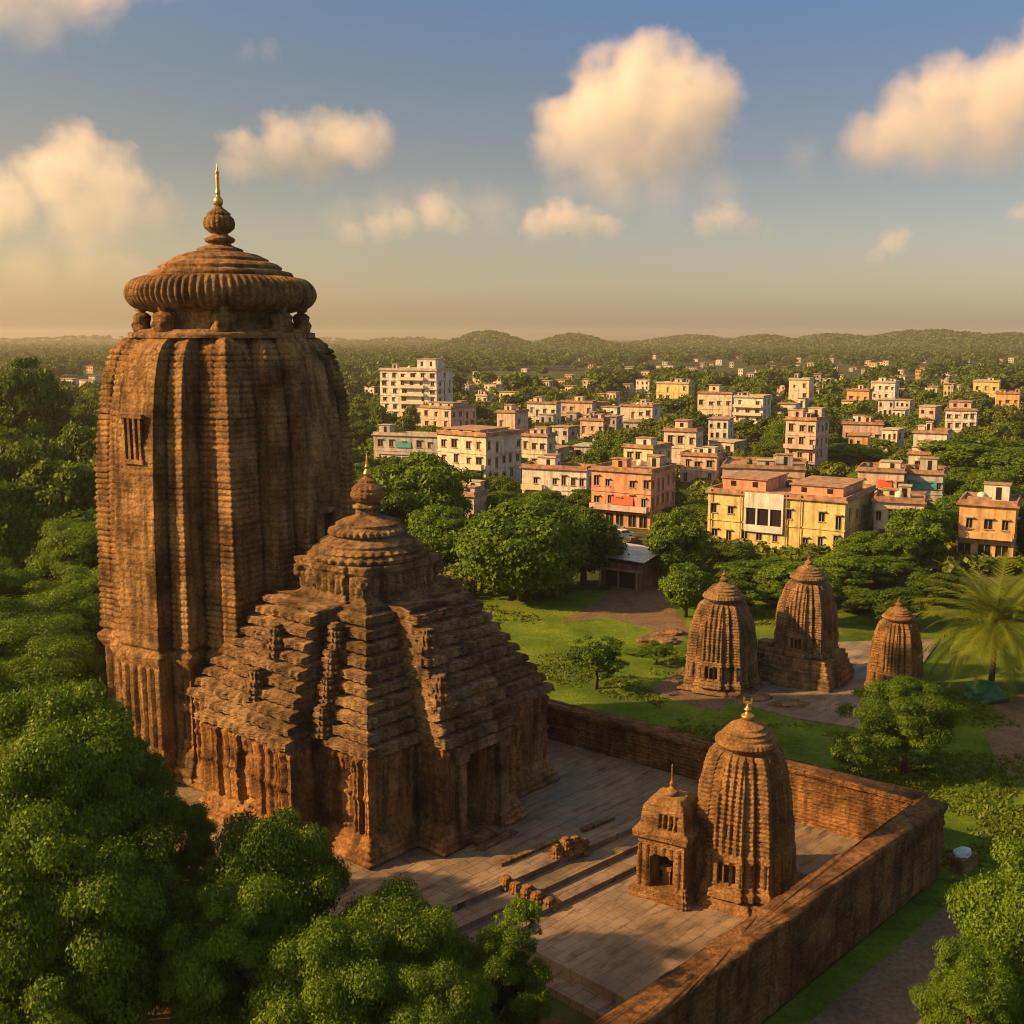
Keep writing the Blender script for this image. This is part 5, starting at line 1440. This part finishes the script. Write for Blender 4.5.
# more crowns spread evenly on the hills
hx = nrng.uniform(-2000, 2200, 16000); hy = nrng.uniform(2100, 3700, 16000); ok = hill(hx, hy) > 3
fx = np.concatenate([fx, hx[ok]]); dd = np.concatenate([dd, hy[ok]])
cl = fbm(fx / 130, dd / 170, np.zeros_like(fx), 1.0, 2, 5)
keepm = (dd > 1150) | ((cl > -.12) & (dd > 560))
pxs = 512 + FPX * fx / dd; pys = HZ + (CAMH - GZ) * FPX / dd
for (a, b, c, d_, dist, hero_) in KEEP:
    keepm &= ~((pxs > a - 4) & (pxs < b + 4) & (dd < dist + 10) & (pys > c + 2) & (pys < d_ + (14 if hero_ else 11)))
for q in HOUSES:
    keepm &= ((fx - q[0]) ** 2 + (dd - q[1]) ** 2) > (q[2] + 3) ** 2
fx, dd = fx[keepm], dd[keepm]
zz = np.maximum(hill(fx, dd), 0)
Vs = []
for (sel, nl, lv, lf_) in ((dd < 1300, 12, 20, .85), ((dd >= 1300) & (dd < 2300), 9, 11, 1.25), (dd >= 2300, 8, 7, 1.9)):
    fx_, dd_, zz_ = fx[sel], dd[sel], zz[sel]
    for k in range(5):
        r_ = np.random.default_rng(70 + k)
        pos, nn, lf = crown_np(r_, 6.0, 4.2, nl, lv, lf_, inner=.45, lump_r=(.33, .5), low=-.1)
        bv, bf = leaf_quads(r_, pos, nn, lf, .8)
        idx = np.arange(len(fx_))[k::5]
        sc_ = nrng.uniform(.7, 1.6, len(idx)) * np.clip(dd_[idx] / 1500, 1.0, 2.0)
        hgt = nrng.uniform(5.0, 10, len(idx)) * np.clip(dd_[idx] / 2500, 1, 1.25)
        an = nrng.uniform(0, 6.28, len(idx)); ca, sa = np.cos(an)[:, None], np.sin(an)[:, None]
        x = (bv[None, :, 0] * ca - bv[None, :, 1] * sa) * sc_[:, None] + fx_[idx][:, None]
        y = (bv[None, :, 0] * sa + bv[None, :, 1] * ca) * sc_[:, None] + dd_[idx][:, None]
        z = bv[None, :, 2] * np.minimum(sc_, 1.5)[:, None] + (zz_[idx] + hgt + GZ)[:, None]
        Vs.append(np.stack([x, y, z], 2).reshape(-1, 3))
V = np.vstack(Vs); F = np.arange(len(V)).reshape(-1, 4)
o = link('far_wood', np_mesh('far_wood', V, F, M_LEAF_F))
tag(o, 'far green wood covering the plain and low hills up to the horizon', 'forest', kind='stuff')
print('far houses', far_n, 'town trees', len(town), 'far crowns', len(fx), 'faces', len(F))
# ------------------------------------------------------------------ clouds
def cloud(label, px, py, d, blobs, dens=0.012, soft=.35, seed=0, noise=.8, col=(0.92, 0.84, 0.76)):
    """blobs in picture pixels round (px,py): (dx, dy up, r); a closed hull holds a volume of uneven density"""
    m_px = d / FPX
    x0 = (px - 512) * m_px; z0 = CAMH - (py - HZ) * m_px
    B = [(bx * m_px, (k_ % 3 - 1) * br * m_px * .45, bz * m_px, br * m_px * 1.15) for k_, (bx, bz, br) in enumerate(blobs)]
    bm = bmesh.new()
    for (bx, by, bz, br) in B:
        bmesh.ops.create_icosphere(bm, subdivisions=3, radius=br * 1.12, matrix=Matrix.Translation((bx, by, bz)))
    me = bpy.data.meshes.new('cloud'); bm.to_mesh(me); bm.free()
    o = link('cloud', me, None, (x0, d, z0))
    md = o.modifiers.new('remesh', 'REMESH'); md.mode = 'VOXEL'; md.voxel_size = min(b[3] for b in B) * .28
    dg = bpy.context.evaluated_depsgraph_get()
    me2 = bpy.data.meshes.new_from_object(o.evaluated_get(dg)); o.modifiers.clear(); o.data = me2; me2.name = 'cloud'
    m, n, l = new_mat('cloud_vapour')
    out = n.new('ShaderNodeOutputMaterial'); vol = n.new('ShaderNodeVolumeScatter'); tc = n.new('ShaderNodeTexCoord')
    vol.inputs['Color'].default_value = (*col, 1); vol.inputs['Anisotropy'].default_value = 0.2
    rm = np.mean([b[3] for b in B])
    nz = n.new('ShaderNodeTexNoise'); nz.inputs['Scale'].default_value = 1.5 / rm; nz.inputs['Detail'].default_value = 5; nz.inputs['Roughness'].default_value = .58
    of = n.new('ShaderNodeVectorMath'); of.operation = 'ADD'; of.inputs[1].default_value = (seed * 371.0, 0, seed * 113.0); l.new(tc.outputs['Object'], of.inputs[0]); l.new(of.outputs[0], nz.inputs['Vector'])
    acc = None
    for (bx, by, bz, br) in B:
        s = n.new('ShaderNodeVectorMath'); s.operation = 'DISTANCE'; s.inputs[1].default_value = (bx, by, bz); l.new(tc.outputs['Object'], s.inputs[0])
        q = n.new('ShaderNodeMath'); q.operation = 'MULTIPLY_ADD'; q.inputs[1].default_value = -1.0 / br; q.inputs[2].default_value = 1.0; l.new(s.outputs['Value'], q.inputs[0])
        if acc is None: acc = q.outputs[0]
        else:
            mx = n.new('ShaderNodeMath'); mx.operation = 'SMOOTH_MAX'; mx.inputs[2].default_value = .12; l.new(acc, mx.inputs[0]); l.new(q.outputs[0], mx.inputs[1]); acc = mx.outputs[0]
    a = n.new('ShaderNodeMath'); a.operation = 'MULTIPLY_ADD'; a.inputs[1].default_value = noise * 2; l.new(nz.outputs[0], a.inputs[0])
    b_ = n.new('ShaderNodeMath'); b_.operation = 'SUBTRACT'; b_.inputs[1].default_value = noise * 1.0 + .04; l.new(acc, b_.inputs[0]); l.new(b_.outputs[0], a.inputs[2])
    mr = n.new('ShaderNodeMapRange'); mr.inputs[1].default_value = 0.0; mr.inputs[2].default_value = soft; mr.inputs[3].default_value = 0; mr.inputs[4].default_value = dens; mr.clamp = True
    l.new(a.outputs[0], mr.inputs[0])
    sz = n.new('ShaderNodeSeparateXYZ'); l.new(tc.outputs['Object'], sz.inputs[0])
    zmin, zmax = min(b[2] - b[3] for b in B), max(b[2] + b[3] for b in B)
    fz = n.new('ShaderNodeMapRange'); fz.inputs[1].default_value = zmin + .08 * (zmax - zmin); fz.inputs[2].default_value = zmin + .6 * (zmax - zmin); fz.inputs[3].default_value = .06; fz.inputs[4].default_value = 1.0; fz.clamp = True
    l.new(sz.outputs['Z'], fz.inputs[0])
    pm = n.new('ShaderNodeMath'); pm.operation = 'MULTIPLY'; l.new(mr.outputs[0], pm.inputs[0]); l.new(fz.outputs[0], pm.inputs[1])
    l.new(pm.outputs[0], vol.inputs['Density']); l.new(vol.outputs[0], out.inputs['Volume'])
    me2.materials.clear(); me2.materials.append(m)
    return tag(o, label, 'cloud')
D = 6000
cloud('big bright cumulus cloud above the middle of the town', 630, 129, D, [(-60, -20, 42), (-20, 5, 55), (12, 38, 46), (45, 0, 50), (70, 15, 30), (-10, -35, 52), (30, -30, 48), (-75, 0, 22)], .0065, .6, 1)
cloud('tall cumulus cloud rising at the right edge of the sky', 948, 126, D, [(-95, -30, 32), (-55, -14, 46), (-20, 20, 36), (15, -5, 50), (60, 25, 48), (82, 52, 42), (95, -5, 55), (30, -30, 44), (125, 20, 55), (-20, -35, 40)], .0065, .6, 2)
cloud('rounded hazy cloud left of the tower crown', 90, 204, D, [(5, 40, 30), (-20, 15, 38), (25, 10, 42), (-60, -8, 36), (50, -15, 38), (0, -20, 44), (85, -18, 26), (-85, -20, 22)], .0045, .6, 3)
cloud('flat puffy cloud just right of the spike of the tower', 309, 160, D, [(-50, -8, 28), (-15, 2, 34), (25, 8, 34), (60, 5, 28), (80, 15, 13), (10, -12, 32)], .005, .5, 4)
cloud('dim grey-brown cloud bank in the top left corner of the sky', 60, 22, D, [(-80, 10, 48), (-30, 0, 50), (30, 10, 44), (85, 18, 34), (-60, -16, 40), (0, -14, 36), (130, 22, 24)], .0032, .6, 5)
cloud('small low cloud left of the centre of the sky', 570, 232, 8000, [(-32, 0, 18), (-10, 6, 21), (14, 2, 19), (36, -2, 16)], .005, .45, 6)
cloud('thin broken cloud right of the small low one', 722, 230, 8000, [(-22, 0, 16), (0, 6, 18), (22, -4, 14), (38, -8, 9)], .0035, .5, 7)
cloud('soft low cloud above the white tower block', 388, 236, 8000, [(-30, -4, 15), (-5, 2, 18), (18, 10, 16), (50, 18, 18), (70, 8, 14)], .003, .5, 8)
cloud('small wisp of cloud low in the right of the sky', 880, 250, 8000, [(-14, -12, 11), (2, 2, 14), (14, 10, 10)], .004, .5, 9)
cloud('little cloud at the right edge below the tall cumulus', 1012, 221, 8000, [(-12, 0, 11), (4, 2, 13), (20, 0, 12)], .004, .5, 10)
cloud('broad faint veil of cloud low over the left of the town', 440, 225, 8000, [(-90, -6, 26), (-45, 2, 34), (0, 8, 36), (50, 0, 32), (100, -6, 24)], .0008, .7, 13)
cloud('broad faint veil of cloud low in the middle of the sky', 640, 205, 8000, [(-80, 2, 24), (-30, -4, 32), (20, 4, 34), (70, 0, 28)], .0007, .7, 14)
cloud('pale streaky veil of cloud above the far left trees', 60, 270, 8000, [(-70, 4, 26), (-20, -2, 32), (30, 4, 30), (80, -4, 24)], .0008, .7, 15)
cloud('wide grey veil of cloud under the tall cumulus at the right', 900, 165, 8000, [(-110, -4, 22), (-50, 0, 28), (10, 2, 30), (70, -2, 30), (130, 2, 28)], .0008, .7, 16)
cloud('faint grey puff high between the two left clouds', 275, 72, D, [(-12, 0, 12), (6, 2, 13)], .0015, .5, 12)

# ------------------------------------------------------------------ evening haze over the plain
hb = MB(); hb.box(-4200, 4200, -260, 5800, GZ - 5, 72)
m, n, l = new_mat('haze_air')
ho = n.new('ShaderNodeOutputMaterial'); hv = n.new('ShaderNodeVolumePrincipled')
hv.inputs['Color'].default_value = (0.95, 0.90, 0.80, 1); hv.inputs['Density'].default_value = 0.00010; hv.inputs['Anisotropy'].default_value = 0.3
l.new(hv.outputs[0], ho.inputs['Volume'])
tag(hb.build('haze', m), 'thin warm evening haze over the plain', 'haze', kind='stuff')
